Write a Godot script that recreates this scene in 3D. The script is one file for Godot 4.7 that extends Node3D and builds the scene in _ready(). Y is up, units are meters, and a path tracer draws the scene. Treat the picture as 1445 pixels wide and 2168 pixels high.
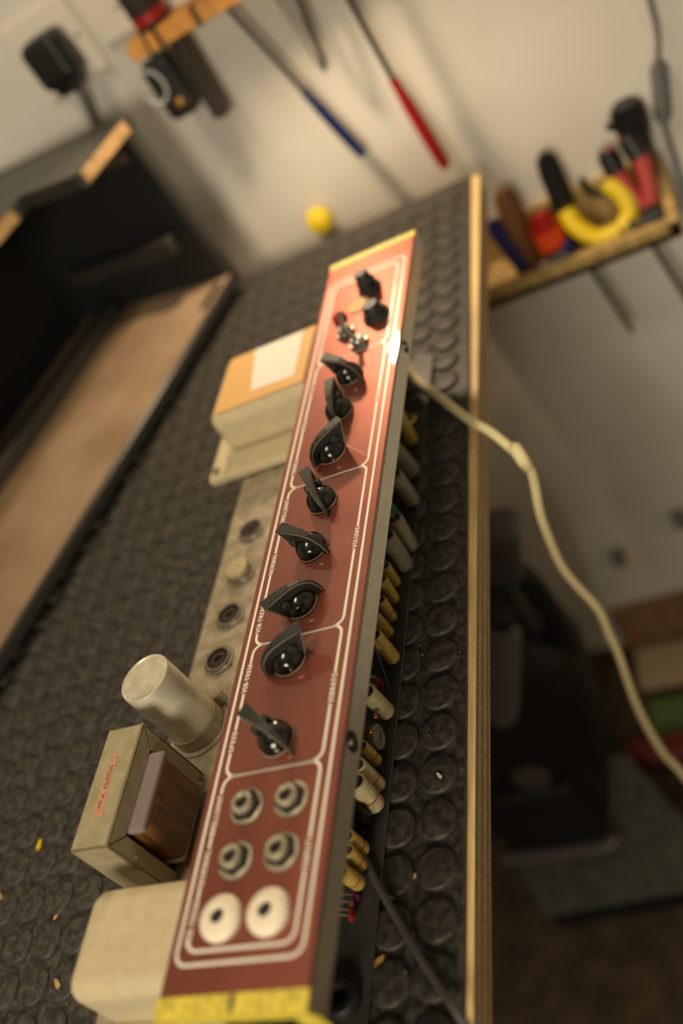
extends Node3D

# ------------------------------------------------------------------ mesh builder
class MB:
	var v := PackedVector3Array()
	var n := PackedVector3Array()
	var uv := PackedVector2Array()
	var t := Transform3D()

	func tri(a: Vector3, b: Vector3, c: Vector3, na: Vector3, nb: Vector3, nc: Vector3) -> void:
		# a, b, c run counter-clockwise seen from outside; Godot wants clockwise
		for p in [a, c, b]:
			v.append(t * p)
			uv.append(Vector2(p.x, p.z))
		for q in [na, nc, nb]:
			n.append((t.basis * q).normalized())

	func flat(a: Vector3, b: Vector3, c: Vector3) -> void:
		var q := (b - a).cross(c - a)
		if q.length() < 1e-14:
			return
		q = q.normalized()
		tri(a, b, c, q, q, q)

	func quad(a: Vector3, b: Vector3, c: Vector3, d: Vector3) -> void:
		flat(a, b, c)
		flat(a, c, d)

	func box(lo: Vector3, hi: Vector3, ch := 0.0) -> void:
		var c := (lo + hi) / 2
		var h := (hi - lo) / 2
		ch = minf(ch, minf(h.x, minf(h.y, h.z)) * 0.9)
		for ax in 3:
			var b := (ax + 1) % 3
			var d := (ax + 2) % 3
			for s in [-1.0, 1.0]:
				var q := []
				for k in [[-1, -1], [1, -1], [1, 1], [-1, 1]]:
					var p := Vector3.ZERO
					p[ax] = s * h[ax]
					p[b] = k[0] * (h[b] - ch)
					p[d] = k[1] * (h[d] - ch)
					q.append(c + p)
				if s > 0:
					quad(q[0], q[1], q[2], q[3])
				else:
					quad(q[3], q[2], q[1], q[0])
				if ch > 0:
					for s2 in [-1.0, 1.0]:
						# bevel between face (ax, s) and (b, s2)
						var e := []
						for k in [[0, -1], [0, 1], [1, 1], [1, -1]]:
							var p := Vector3.ZERO
							p[ax] = s * (h[ax] - (ch if k[0] == 1 else 0.0))
							p[b] = s2 * (h[b] - (0.0 if k[0] == 1 else ch))
							p[d] = k[1] * (h[d] - ch)
							e.append(c + p)
						if s * s2 < 0:
							quad(e[0], e[1], e[2], e[3])
						else:
							quad(e[3], e[2], e[1], e[0])
		if ch > 0:
			for sx in [-1.0, 1.0]:
				for sy in [-1.0, 1.0]:
					for sz in [-1.0, 1.0]:
						var a := c + Vector3(sx * h.x, sy * (h.y - ch), sz * (h.z - ch))
						var b := c + Vector3(sx * (h.x - ch), sy * h.y, sz * (h.z - ch))
						var d := c + Vector3(sx * (h.x - ch), sy * (h.y - ch), sz * h.z)
						if sx * sy * sz > 0:
							flat(a, b, d)
						else:
							flat(d, b, a)

	func rbox(lo: Vector3, hi: Vector3, r: float, k := 5) -> void:
		var c := (lo + hi) / 2
		var h := (hi - lo) / 2 - Vector3.ONE * r
		var lon := []
		for q in 4:
			for i in k + 1:
				var a := (q + float(i) / k) * PI / 2
				lon.append([cos(a), sin(a), 1.0 if q in [0, 3] else -1.0, 1.0 if q in [0, 1] else -1.0])
		var lat := []
		for q in 2:
			for i in k + 1:
				var a := -PI / 2 + (q + float(i) / k) * PI / 2
				lat.append([cos(a), sin(a), 1.0 if q == 1 else -1.0])
		var P := []
		var N := []
		for la in lat:
			var row := []
			var nr := []
			for lo_ in lon:
				var nn := Vector3(la[0] * lo_[0], la[1], la[0] * lo_[1])
				row.append(c + Vector3(lo_[2] * h.x, la[2] * h.y, lo_[3] * h.z) + nn * r)
				nr.append(nn)
			P.append(row)
			N.append(nr)
		var m := lon.size()
		for i in lat.size() - 1:
			for j in m:
				var j2 := (j + 1) % m
				tri(P[i][j], P[i + 1][j], P[i + 1][j2], N[i][j], N[i + 1][j], N[i + 1][j2])
				tri(P[i][j], P[i + 1][j2], P[i][j2], N[i][j], N[i + 1][j2], N[i][j2])
		var e := lat.size() - 1
		quad(P[e][0], P[e][3 * k + 3], P[e][2 * k + 2], P[e][k + 1])
		quad(P[0][0], P[0][k + 1], P[0][2 * k + 2], P[0][3 * k + 3])

	# profile: list of Vector2(radius, y), from bottom/outside upward; revolves round local y
	func lathe(pr: Array, segs := 32, sharp := 0.72) -> void:
		var m := pr.size() - 1
		var sn := []
		for i in m:
			var d: Vector2 = pr[i + 1] - pr[i]
			sn.append(Vector2(d.y, -d.x).normalized())
		for i in m:
			var n0: Vector2 = sn[i]
			var n1: Vector2 = sn[i]
			if i > 0 and sn[i - 1].dot(sn[i]) > sharp:
				n0 = (sn[i - 1] + sn[i]).normalized()
			if i < m - 1 and sn[i + 1].dot(sn[i]) > sharp:
				n1 = (sn[i + 1] + sn[i]).normalized()
			for j in segs:
				var a0 := TAU * j / segs
				var a1 := TAU * (j + 1) / segs
				var p := []
				var q := []
				for w in [[a0, pr[i], n0], [a1, pr[i], n0], [a1, pr[i + 1], n1], [a0, pr[i + 1], n1]]:
					p.append(Vector3(cos(w[0]) * w[1].x, w[1].y, sin(w[0]) * w[1].x))
					q.append(Vector3(cos(w[0]) * w[2].x, w[2].y, sin(w[0]) * w[2].x))
				if pr[i + 1].x > 1e-9:
					tri(p[0], p[3], p[2], q[0], q[3], q[2])
				if pr[i].x > 1e-9:
					tri(p[0], p[2], p[1], q[0], q[2], q[1])

	func tube(path: Array, rad: Variant, segs := 12, caps := true) -> void:
		var m := path.size()
		var rings := []
		var norms := []
		var up := Vector3.ZERO
		var prev := Vector3.ZERO
		for i in m:
			var d: Vector3 = (path[mini(i + 1, m - 1)] - path[maxi(i - 1, 0)]).normalized()
			if i == 0:
				up = (Vector3.UP if absf(d.y) < 0.9 else Vector3.RIGHT).cross(d).normalized()
			else:
				var ax := prev.cross(d)
				if ax.length() > 1e-7:
					up = up.rotated(ax.normalized(), prev.angle_to(d))
			up = (up - d * up.dot(d)).normalized()
			prev = d
			var side := d.cross(up)
			var r: float = rad[i] if rad is Array else rad
			var ring := []
			var nr := []
			for j in segs:
				var a := TAU * j / segs
				var q := up * cos(a) + side * sin(a)
				nr.append(q)
				ring.append(path[i] + q * r)
			rings.append(ring)
			norms.append(nr)
		for i in m - 1:
			for j in segs:
				var k := (j + 1) % segs
				tri(rings[i][j], rings[i][k], rings[i + 1][k], norms[i][j], norms[i][k], norms[i + 1][k])
				tri(rings[i][j], rings[i + 1][k], rings[i + 1][j], norms[i][j], norms[i + 1][k], norms[i + 1][j])
		if caps:
			for j in segs:
				var k := (j + 1) % segs
				flat(path[0], rings[0][k], rings[0][j])
				flat(path[m - 1], rings[m - 1][j], rings[m - 1][k])

	# polygon in the local xz plane, extruded from y0 to y1
	func prism(poly: PackedVector2Array, y0: float, y1: float) -> void:
		if Geometry2D.is_polygon_clockwise(poly):
			poly.reverse()
		var ix := Geometry2D.triangulate_polygon(poly)
		for i in range(0, ix.size(), 3):
			var a := poly[ix[i]]
			var b := poly[ix[i + 1]]
			var c := poly[ix[i + 2]]
			if (b - a).cross(c - a) < 0:
				var s := b
				b = c
				c = s
			flat(Vector3(a.x, y1, a.y), Vector3(c.x, y1, c.y), Vector3(b.x, y1, b.y))
			flat(Vector3(a.x, y0, a.y), Vector3(b.x, y0, b.y), Vector3(c.x, y0, c.y))
		for i in poly.size():
			var a := poly[i]
			var b := poly[(i + 1) % poly.size()]
			quad(Vector3(a.x, y0, a.y), Vector3(a.x, y1, a.y), Vector3(b.x, y1, b.y), Vector3(b.x, y0, b.y))

	# a flat line of printed paint: open path in xz, width w, lying on y0 with thickness th
	func ribbon(pts: Array, w: float, y0: float, th: float) -> void:
		var L := []
		var R := []
		for i in pts.size():
			var d: Vector2 = (pts[mini(i + 1, pts.size() - 1)] - pts[maxi(i - 1, 0)]).normalized()
			var q := Vector2(-d.y, d.x)
			L.append(pts[i] + q * w / 2)
			R.append(pts[i] - q * w / 2)
		for i in pts.size() - 1:
			var a := Vector3(L[i].x, y0 + th, L[i].y)
			var b := Vector3(R[i].x, y0 + th, R[i].y)
			var c := Vector3(R[i + 1].x, y0 + th, R[i + 1].y)
			var d := Vector3(L[i + 1].x, y0 + th, L[i + 1].y)
			quad(a, d, c, b)
			var o := Vector3(0, th, 0)
			quad(a - o, d - o, d, a)
			quad(b, c, c - o, b - o)

	func mesh() -> ArrayMesh:
		var arr := []
		arr.resize(Mesh.ARRAY_MAX)
		arr[Mesh.ARRAY_VERTEX] = v
		arr[Mesh.ARRAY_NORMAL] = n
		arr[Mesh.ARRAY_TEX_UV] = uv
		var m := ArrayMesh.new()
		m.add_surface_from_arrays(Mesh.PRIMITIVE_TRIANGLES, arr)
		return m

# ------------------------------------------------------------------ helpers
var names := {}
var M := {}
var rng := RandomNumberGenerator.new()

func numbered(called: String) -> String:
	names[called] = names.get(called, -1) + 1
	return called if names[called] == 0 else "%s_%03d" % [called, names[called]]

func thing(called: String, label: String, category: String, at := Vector3.ZERO, group := "") -> Node3D:
	var o := Node3D.new()
	o.name = numbered(called)
	add_child(o)
	o.position = at
	o.set_meta("label", label)
	o.set_meta("category", category)
	if group:
		o.set_meta("group", group)
	return o

# a part; xf is where its mesh stands in the world
func part(parent: Node3D, called: String, shape: Variant, m: Material, xf := Transform3D(), label := "") -> MeshInstance3D:
	var o := MeshInstance3D.new()
	o.name = called
	o.mesh = shape.mesh() if shape is MB else shape
	o.material_override = m
	parent.add_child(o, true)
	o.global_transform = xf
	if label:
		o.set_meta("label", label)
	return o

func struct(called: String, shape: Variant, m: Material) -> MeshInstance3D:
	var o := part(self, called, shape, m)
	o.set_meta("kind", "structure")
	return o

func at(p: Vector3, yaw := 0.0) -> Transform3D:
	return Transform3D(Basis(Vector3.UP, yaw), p)

# local y axis along d
func along(p: Vector3, d: Vector3) -> Transform3D:
	d = d.normalized()
	var x := (Vector3.RIGHT if absf(d.x) < 0.8 else Vector3.UP)
	var z := x.cross(d).normalized()
	return Transform3D(Basis(d.cross(z), d, z), p)

func boxm(lo: Vector3, hi: Vector3, ch := 0.0) -> MB:
	var b := MB.new()
	b.box(lo, hi, ch)
	return b

func lathem(pr: Array, segs := 32, sharp := 0.72) -> MB:
	var b := MB.new()
	b.lathe(pr, segs, sharp)
	return b

func tubem(path: Array, rad: Variant, segs := 12) -> MB:
	var b := MB.new()
	b.tube(path, rad, segs)
	return b

func curve(pts: Array, k := 6) -> Array:
	var out := []
	for i in pts.size() - 1:
		var p0: Vector3 = pts[maxi(i - 1, 0)]
		var p3: Vector3 = pts[mini(i + 2, pts.size() - 1)]
		for j in k:
			out.append(pts[i].cubic_interpolate(pts[i + 1], p0, p3, float(j) / k))
	out.append(pts[-1])
	return out

func noise_tex(freq: float, lo: Color, hi: Color, octaves := 4, sz := 256, sd := 1, kind := FastNoiseLite.TYPE_SIMPLEX_SMOOTH) -> NoiseTexture2D:
	var f := FastNoiseLite.new()
	f.noise_type = kind
	f.frequency = freq
	f.fractal_octaves = octaves
	f.seed = sd
	var g := Gradient.new()
	g.set_color(0, lo)
	g.set_color(1, hi)
	g.set_offset(0, 0.2)
	g.set_offset(1, 0.8)
	var t := NoiseTexture2D.new()
	t.width = sz
	t.height = sz
	t.seamless = true
	t.noise = f
	t.color_ramp = g
	return t

# streaks along the v direction of the picture
func grain_tex(lo: Color, hi: Color, sx: float, sy: float, sd := 3) -> ImageTexture:
	var f := FastNoiseLite.new()
	f.seed = sd
	f.frequency = 1.0
	f.fractal_octaves = 4
	var im := Image.create(256, 256, false, Image.FORMAT_RGB8)
	for y in 256:
		for x in 256:
			# wraps round both ways
			var a := TAU * x / 256.0
			var b := TAU * y / 256.0
			var s := f.get_noise_3d(cos(a) * sx, sin(a) * sx, cos(b) * sy) + 0.5 * f.get_noise_3d(cos(a) * sx * 2.0, sin(a) * sx * 2.0 + 9.0, sin(b) * sy)
			im.set_pixel(x, y, lo.lerp(hi, clampf(0.5 + s, 0, 1)))
	return ImageTexture.create_from_image(im)

func mat(called: String, c: Color, rough := 0.5, metal := 0.0, tex: Texture2D = null, tile := 10.0, world := false) -> StandardMaterial3D:
	var m := StandardMaterial3D.new()
	m.resource_name = called
	m.albedo_color = c
	m.roughness = rough
	m.metallic = metal
	if tex:
		m.albedo_texture = tex
		m.uv1_triplanar = true
		m.uv1_world_triplanar = world
		m.uv1_scale = Vector3.ONE * tile
	M[called] = m
	return m

func bump(m: StandardMaterial3D, tex: Texture2D, amount: float) -> void:
	m.heightmap_enabled = true
	m.heightmap_texture = tex
	m.heightmap_scale = amount

func lettering(parent: Node3D, words: String, centre: Vector3, length: float, cap: float, m: Material, face := "Droid Sans", weight := 700) -> void:
	# reads away from the viewer along -z, tops of the letters towards -x, lying flat
	var f := SystemFont.new()
	f.font_names = PackedStringArray([face])
	f.font_weight = weight
	var tm := TextMesh.new()
	tm.font = f
	tm.text = words
	tm.font_size = 64
	tm.pixel_size = 0.01
	tm.depth = 0.05
	var b := tm.get_aabb()
	var sx := length / b.size.x
	var sy := cap / b.size.y
	var basis := Basis(Vector3(0, 0, -1) * sx, Vector3(-1, 0, 0) * sy, Vector3(0, 1, 0) * 0.004)
	var c := b.get_center()
	var xf := Transform3D(basis, centre - basis * Vector3(c.x, c.y, 0))
	part(parent, "lettering", tm, m, xf)

# ------------------------------------------------------------------ scene
const CAM := Vector3(0.32747, 0.36528, 0.14255)
const RX := Vector3(0.85881769, -0.49724597, -0.1232015)
const RY := Vector3(0.26828593, 0.64144701, -0.71872693)
const RZ := Vector3(0.43641131, 0.58420218, 0.68429014)
const WALL := -0.95
const MAT_Y := -0.105
const STUD := 0.0025
const FLOOR := -1.05

func _ready() -> void:
	rng.seed = 7
	view_and_light()
	materials()
	room()
	bench()
	chassis()
	cabinet()
	cords()
	wall_things()
	tray_things()
	under_bench()
	chips()

func view_and_light() -> void:
	var cam := Camera3D.new()
	cam.name = "camera"
	add_child(cam)
	cam.transform = Transform3D(Basis(RX, RY, RZ), CAM)
	var att := CameraAttributesPhysical.new()
	att.frustum_focal_length = 23.567
	att.frustum_near = 0.02
	att.frustum_far = 20.0
	att.frustum_focus_distance = 0.608
	att.exposure_aperture = 1.68
	cam.attributes = att
	cam.current = true

	var env := Environment.new()
	env.background_mode = Environment.BG_COLOR
	env.background_color = Color(0.0, 0.0, 0.0)
	env.tonemap_mode = Environment.TONE_MAPPER_LINEAR
	env.tonemap_exposure = 1.1
	env.sdfgi_enabled = true
	env.ssao_enabled = true
	env.ssil_enabled = true
	var we := WorldEnvironment.new()
	we.name = "environment"
	we.environment = env
	add_child(we)

	desk_lamp(Vector3(-0.085, 0.28, -0.86), Vector3(0.0, -0.1, -0.5))
	ceiling_lamp(Vector3(-0.18, 1.45, -0.15))
	floor_lamp(Vector3(0.12, 0.5, 1.4))

func desk_lamp(p: Vector3, target: Vector3) -> void:
	var t := thing("desk_lamp", "grey shaded lamp on a wall arm above the workbench", "lamp", p)
	var d := (target - p).normalized()
	var xf := along(p, -d)
	var shade := lathem([Vector2(0.04, -0.03), Vector2(0.038, -0.015), Vector2(0.03, 0.02), Vector2(0.018, 0.04), Vector2(0.014, 0.07), Vector2(0.0, 0.07), Vector2(0.0, 0.068), Vector2(0.012, 0.068), Vector2(0.016, 0.038), Vector2(0.028, 0.018), Vector2(0.036, -0.015), Vector2(0.0385, -0.03), Vector2(0.04, -0.03)], 40)
	part(t, "lamp_shade", shade, mat("lamp_enamel", Color(0.35, 0.36, 0.37), 0.4), xf)
	var glow := StandardMaterial3D.new()
	glow.resource_name = "bulb_glow"
	glow.albedo_color = Color(1, 0.9, 0.75)
	glow.emission_enabled = true
	glow.emission = Color(1.0, 0.82, 0.58)
	glow.emission_energy_multiplier = 6.0
	part(t, "bulb", lathem([Vector2(0.0, -0.022), Vector2(0.008, -0.02), Vector2(0.015, -0.01), Vector2(0.016, 0.0), Vector2(0.012, 0.012), Vector2(0.008, 0.02), Vector2(0.008, 0.03), Vector2(0, 0.03)], 24), glow, xf)
	var top := p - d * 0.07
	part(t, "arm", tubem([top, top + Vector3(-0.02, 0.06, -0.0), Vector3(p.x - 0.02, 0.52, WALL)], 0.005), M["lamp_enamel"])
	part(t, "wall_bracket", boxm(Vector3(p.x - 0.05, 0.47, WALL), Vector3(p.x + 0.01, 0.57, WALL + 0.012), 0.003), M["lamp_enamel"])
	var l := SpotLight3D.new()
	l.name = "desk_lamp_light"
	add_child(l)
	l.global_transform = Transform3D(Basis.looking_at(d, Vector3.RIGHT), p + d * 0.024)
	l.light_color = Color(1.0, 0.885, 0.73)
	l.light_energy = 0.175
	l.light_size = 0.02
	l.spot_angle = 77.0
	l.spot_angle_attenuation = 0.35
	l.spot_range = 6.0
	l.spot_attenuation = 2.0
	l.shadow_enabled = true

func ceiling_lamp(p: Vector3) -> void:
	var t := thing("ceiling_lamp", "long ceiling lamp above the workbench", "lamp", p)
	part(t, "housing", boxm(p + Vector3(-0.08, 0.0, -0.32), p + Vector3(0.08, 0.05, 0.32), 0.004), mat("lamp_white", Color(0.85, 0.85, 0.83), 0.5))
	var glow := StandardMaterial3D.new()
	glow.resource_name = "tube_glow"
	glow.albedo_color = Color(0.9, 0.9, 0.85)
	glow.emission_enabled = true
	glow.emission = Color(1.0, 0.88, 0.7)
	glow.emission_energy_multiplier = 2.0
	part(t, "diffuser", boxm(p + Vector3(-0.05, -0.012, -0.3), p + Vector3(0.05, 0.0, 0.3), 0.003), glow)
	var l := AreaLight3D.new()
	l.name = "ceiling_lamp_light"
	add_child(l)
	l.global_transform = Transform3D(Basis.looking_at(Vector3.DOWN, Vector3.FORWARD), p + Vector3(0, -0.016, 0))
	l.area_size = Vector2(0.1, 0.6)
	l.light_color = Color(1.0, 0.92, 0.80)
	l.light_energy = 0.75
	l.area_range = 8.0
	l.area_attenuation = 2.0
	l.shadow_enabled = true

func floor_lamp(p: Vector3) -> void:
	# standing work light behind the photographer, a square soft box on a pole
	var t := thing("work_light", "square soft work light on a pole at the room's other end", "lamp", Vector3(p.x, FLOOR, p.z))
	var d := (Vector3(0.0, 0.0, -0.6) - p).normalized()
	var xf := Transform3D(Basis.looking_at(d, Vector3.UP), p)
	part(t, "housing", boxm(Vector3(-0.27, -0.27, 0.0), Vector3(0.27, 0.27, 0.08), 0.01), M["lamp_white"], xf)
	var glow := StandardMaterial3D.new()
	glow.resource_name = "soft_box_glow"
	glow.albedo_color = Color(0.9, 0.9, 0.85)
	glow.emission_enabled = true
	glow.emission = Color(1.0, 0.92, 0.76)
	glow.emission_energy_multiplier = 1.0
	part(t, "diffuser", boxm(Vector3(-0.25, -0.25, -0.012), Vector3(0.25, 0.25, 0.0), 0.003), glow, xf)
	part(t, "pole", tubem([Vector3(p.x, FLOOR, p.z), p - d * 0.06], 0.015), M["lamp_enamel"])
	part(t, "foot", lathem([Vector2(0.16, 0), Vector2(0.16, 0.015), Vector2(0.02, 0.03), Vector2(0, 0.03)], 32), M["lamp_enamel"], at(Vector3(p.x, FLOOR, p.z)))
	var l := AreaLight3D.new()
	l.name = "work_light_light"
	add_child(l)
	l.global_transform = Transform3D(Basis.looking_at(d, Vector3.UP), p + d * 0.016)
	l.area_size = Vector2(0.5, 0.5)
	l.light_color = Color(1.0, 0.955, 0.86)
	l.light_energy = 1.75
	l.area_range = 8.0
	l.area_attenuation = 2.0
	l.shadow_enabled = true

func materials() -> void:
	var spots := noise_tex(0.02, Color(0.82, 0.82, 0.82), Color(1, 1, 1), 5, 256, 4)
	var fine := noise_tex(0.15, Color(0.7, 0.7, 0.7), Color(1, 1, 1), 3, 256, 9)
	var rough_h := noise_tex(0.06, Color(0, 0, 0), Color(1, 1, 1), 5, 256, 12)
	mat("wall", Color(0.86, 0.84, 0.80), 0.85, 0, noise_tex(0.01, Color(0.95, 0.945, 0.935), Color(1, 1, 1), 5, 256, 4), 1.3, true)
	mat("ceiling", Color(0.8, 0.79, 0.76), 0.9)
	mat("floor", Color(0.32, 0.25, 0.18), 0.7, 0, noise_tex(0.03, Color(0.7, 0.68, 0.65), Color(1, 1, 1), 5, 256, 5), 2.0, true)
	# rubber with dust lying on it in patches
	mat("rubber", Color(0.315, 0.305, 0.29), 0.5, 0, noise_tex(0.05, Color(0.56, 0.55, 0.54), Color(1.0, 0.98, 0.94), 6, 512, 21), 4.5, true)
	M["rubber"].metallic_specular = 0.38
	var ply_a := grain_tex(Color(0.66, 0.57, 0.43), Color(0.80, 0.70, 0.54), 6.0, 0.7, 3)
	var ply_b := grain_tex(Color(0.46, 0.39, 0.29), Color(0.62, 0.53, 0.40), 9.0, 0.8, 5)
	mat("veneer", Color(1.0, 0.98, 0.92), 0.55, 0, grain_tex(Color(0.84, 0.72, 0.52), Color(0.95, 0.84, 0.64), 5.0, 0.6, 13), 6.0)
	mat("ply_pale", Color(0.98, 0.96, 0.92), 0.6, 0, ply_a, 6.0)
	mat("ply_dark", Color(1.0, 0.99, 0.97), 0.7, 0, ply_b, 9.0)
	mat("pine", Color(1.0, 0.93, 0.8), 0.55, 0, grain_tex(Color(0.78, 0.55, 0.28), Color(0.93, 0.74, 0.45), 5.0, 0.6, 8), 5.0)
	mat("board", Color(0.95, 0.88, 0.75), 0.6, 0, grain_tex(Color(0.66, 0.5, 0.29), Color(0.85, 0.7, 0.45), 5.0, 0.6, 11), 5.0)
	# chassis
	mat("panel_red", Color(0.575, 0.33, 0.275), 0.46, 0.8, noise_tex(0.01, Color(0.93, 0.93, 0.93), Color(1, 1, 1), 4, 256, 31), 6.0)
	M["panel_red"].metallic_specular = 0.05
	M["panel_red"].clearcoat_enabled = true
	M["panel_red"].clearcoat = 1.0
	M["panel_red"].clearcoat_roughness = 0.03
	mat("print_white", Color(0.93, 0.90, 0.84), 0.35)
	mat("tape_yellow", Color(0.92, 0.83, 0.30), 0.5, 0, spots, 30.0)
	mat("steel_grey", Color(0.90, 0.88, 0.83), 0.28, 0.75, noise_tex(0.03, Color(0.95, 0.945, 0.93), Color(1, 1, 1), 6, 512, 41), 9.0)
	mat("steel_dull", Color(0.68, 0.64, 0.56), 0.55, 0.15, noise_tex(0.012, Color(0.84, 0.8, 0.72), Color(1, 1, 1), 6, 512, 43), 9.0)
	mat("steel_dark", Color(0.30, 0.29, 0.275), 0.5, 0.3, spots, 9.0)
	mat("scratch", Color(0.13, 0.12, 0.11), 0.8)
	mat("bakelite", Color(0.05, 0.048, 0.047), 0.16, 0.0)
	M["bakelite"].metallic_specular = 0.6
	mat("bakelite_worn", Color(0.14, 0.135, 0.125), 0.55, 0.0, fine, 60.0)
	mat("dust", Color(0.68, 0.62, 0.48), 0.95, 0, fine, 80.0)
	mat("nickel", Color(0.66, 0.63, 0.57), 0.32, 0.75, spots, 40.0)
	mat("bush_metal", Color(0.70, 0.66, 0.56), 0.45, 0.3, spots, 40.0)
	mat("nut_black", Color(0.17, 0.165, 0.15), 0.4, 0.3)
	mat("chrome", Color(0.8, 0.79, 0.78), 0.12, 1.0)
	mat("black", Color(0.03, 0.03, 0.03), 0.6)
	mat("white_nylon", Color(0.93, 0.88, 0.78), 0.45)
	mat("pilot_red", Color(0.55, 0.06, 0.05), 0.3)
	mat("aluminium", Color(0.88, 0.85, 0.77), 0.38, 0.35, noise_tex(0.02, Color(0.88, 0.87, 0.84), Color(1, 1, 1), 4, 256, 51), 12.0)
	mat("cream_paint", Color(0.80, 0.74, 0.60), 0.42, 0.0, noise_tex(0.02, Color(0.95, 0.945, 0.93), Color(1, 1, 1), 5, 256, 61), 16.0)
	mat("olive_paint", Color(0.66, 0.62, 0.50), 0.45, 0.1, noise_tex(0.018, Color(0.92, 0.9, 0.86), Color(1, 1, 1), 6, 256, 63), 14.0)
	mat("lamination", Color(0.16, 0.16, 0.14), 0.6, 0.3, fine, 60.0)
	mat("varnished_paper", Color(0.45, 0.31, 0.17), 0.38, 0, grain_tex(Color(0.72, 0.66, 0.58), Color(1, 1, 1), 3.0, 0.5, 65), 12.0)
	mat("felt_grey", Color(0.58, 0.52, 0.50), 0.95, 0, fine, 90.0)
	mat("kraft", Color(0.82, 0.64, 0.38), 0.6)
	mat("paper", Color(0.88, 0.85, 0.80), 0.7)
	mat("label_tan", Color(0.80, 0.60, 0.46), 0.7, 0, spots, 60.0)
	mat("ink", Color(0.26, 0.23, 0.22), 0.8)
	mat("cap_yellow", Color(0.74, 0.62, 0.30), 0.45, 0, spots, 50.0)
	mat("cap_cream", Color(0.76, 0.70, 0.53), 0.5, 0, spots, 50.0)
	mat("cap_grey", Color(0.55, 0.52, 0.45), 0.45, 0, spots, 50.0)
	mat("cap_red", Color(0.6, 0.12, 0.09), 0.5)
	mat("cap_green", Color(0.1, 0.36, 0.29), 0.5)
	mat("tagboard", Color(0.20, 0.15, 0.11), 0.6, 0, fine, 40.0)
	mat("copper", Color(0.8, 0.5, 0.35), 0.35, 0.9)
	mat("wire_blue", Color(0.07, 0.11, 0.25), 0.4)
	mat("purple", Color(0.42, 0.1, 0.3), 0.4)
	mat("cord_cream", Color(0.92, 0.86, 0.66), 0.55)
	mat("cord_grey", Color(0.30, 0.29, 0.28), 0.5)
	# cabinet
	mat("tolex", Color(0.225, 0.215, 0.2), 0.36, 0, fine, 60.0)
	mat("cab_inside", Color(0.045, 0.042, 0.04), 0.75)
	mat("cab_floor", Color(0.6, 0.51, 0.41), 0.6, 0, noise_tex(0.008, Color(0.88, 0.86, 0.83), Color(1, 1, 1), 4, 256, 71), 3.0)
	mat("raw_edge", Color(0.58, 0.47, 0.31), 0.65, 0, noise_tex(0.02, Color(0.8, 0.78, 0.74), Color(1, 1, 1), 4, 256, 73), 14.0)
	mat("dark_wood", Color(0.3, 0.24, 0.18), 0.6)
	# tools
	mat("blue_plastic", Color(0.05, 0.10, 0.33), 0.35)
	mat("red_plastic", Color(0.62, 0.07, 0.05), 0.35)
	mat("red_rubber", Color(0.68, 0.25, 0.22), 0.5)
	mat("tray_wood", Color(0.93, 0.90, 0.82), 0.65, 0, grain_tex(Color(0.66, 0.56, 0.37), Color(0.82, 0.72, 0.50), 4.0, 0.6, 17), 4.0)
	mat("orange_plastic", Color(0.85, 0.28, 0.08), 0.35)
	mat("yellow_plastic", Color(0.88, 0.76, 0.07), 0.4)
	mat("black_plastic", Color(0.07, 0.07, 0.072), 0.4)
	mat("dark_steel", Color(0.22, 0.21, 0.19), 0.4, 0.7)
	mat("brown_wood", Color(0.46, 0.29, 0.13), 0.5, 0, spots, 30.0)
	mat("leather", Color(0.17, 0.13, 0.10), 0.6)
	mat("brass", Color(0.75, 0.58, 0.28), 0.3, 0.9)
	mat("socket_white", Color(0.88, 0.85, 0.79), 0.4)
	mat("grey_plastic", Color(0.42, 0.42, 0.41), 0.45)
	mat("dolly_grey", Color(0.36, 0.36, 0.32), 0.5, 0, spots, 6.0)
	mat("bag_black", Color(0.05, 0.048, 0.046), 0.6, 0, fine, 30.0)
	mat("bag_rim", Color(0.3, 0.28, 0.27), 0.35)
	mat("cardboard", Color(0.56, 0.42, 0.26), 0.8, 0, spots, 6.0)
	mat("beige_card", Color(0.72, 0.63, 0.50), 0.75)
	mat("green_card", Color(0.36, 0.46, 0.24), 0.6)
	mat("maroon_card", Color(0.42, 0.14, 0.12), 0.55)
	var clear := StandardMaterial3D.new()
	clear.resource_name = "clear_plastic"
	clear.albedo_color = Color(0.85, 0.87, 0.88, 0.35)
	clear.transparency = BaseMaterial3D.TRANSPARENCY_ALPHA
	clear.roughness = 0.1
	M["clear"] = clear

func room() -> void:
	var L := -1.7
	var R := 1.6
	var F := 1.7
	var C := 1.5
	var w := 0.1
	struct("floor", boxm(Vector3(L, FLOOR - w, WALL), Vector3(R, FLOOR, F)), M["floor"])
	struct("ceiling", boxm(Vector3(L, C, WALL), Vector3(R, C + w, F)), M["ceiling"])
	struct("wall_back", boxm(Vector3(L - w, FLOOR - w, WALL - w), Vector3(R + w, C + w, WALL)), M["wall"])
	struct("wall_front", boxm(Vector3(L - w, FLOOR - w, F), Vector3(R + w, C + w, F + w)), M["wall"])
	struct("wall_left", boxm(Vector3(L - w, FLOOR - w, WALL), Vector3(L, C + w, F)), M["wall"])
	struct("wall_right", boxm(Vector3(R, FLOOR - w, WALL), Vector3(R + w, C + w, F)), M["wall"])

# the right-hand edge of the bench runs slightly askew
func bench_x(z: float) -> float:
	return 0.1043 + 0.0287 * z

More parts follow.
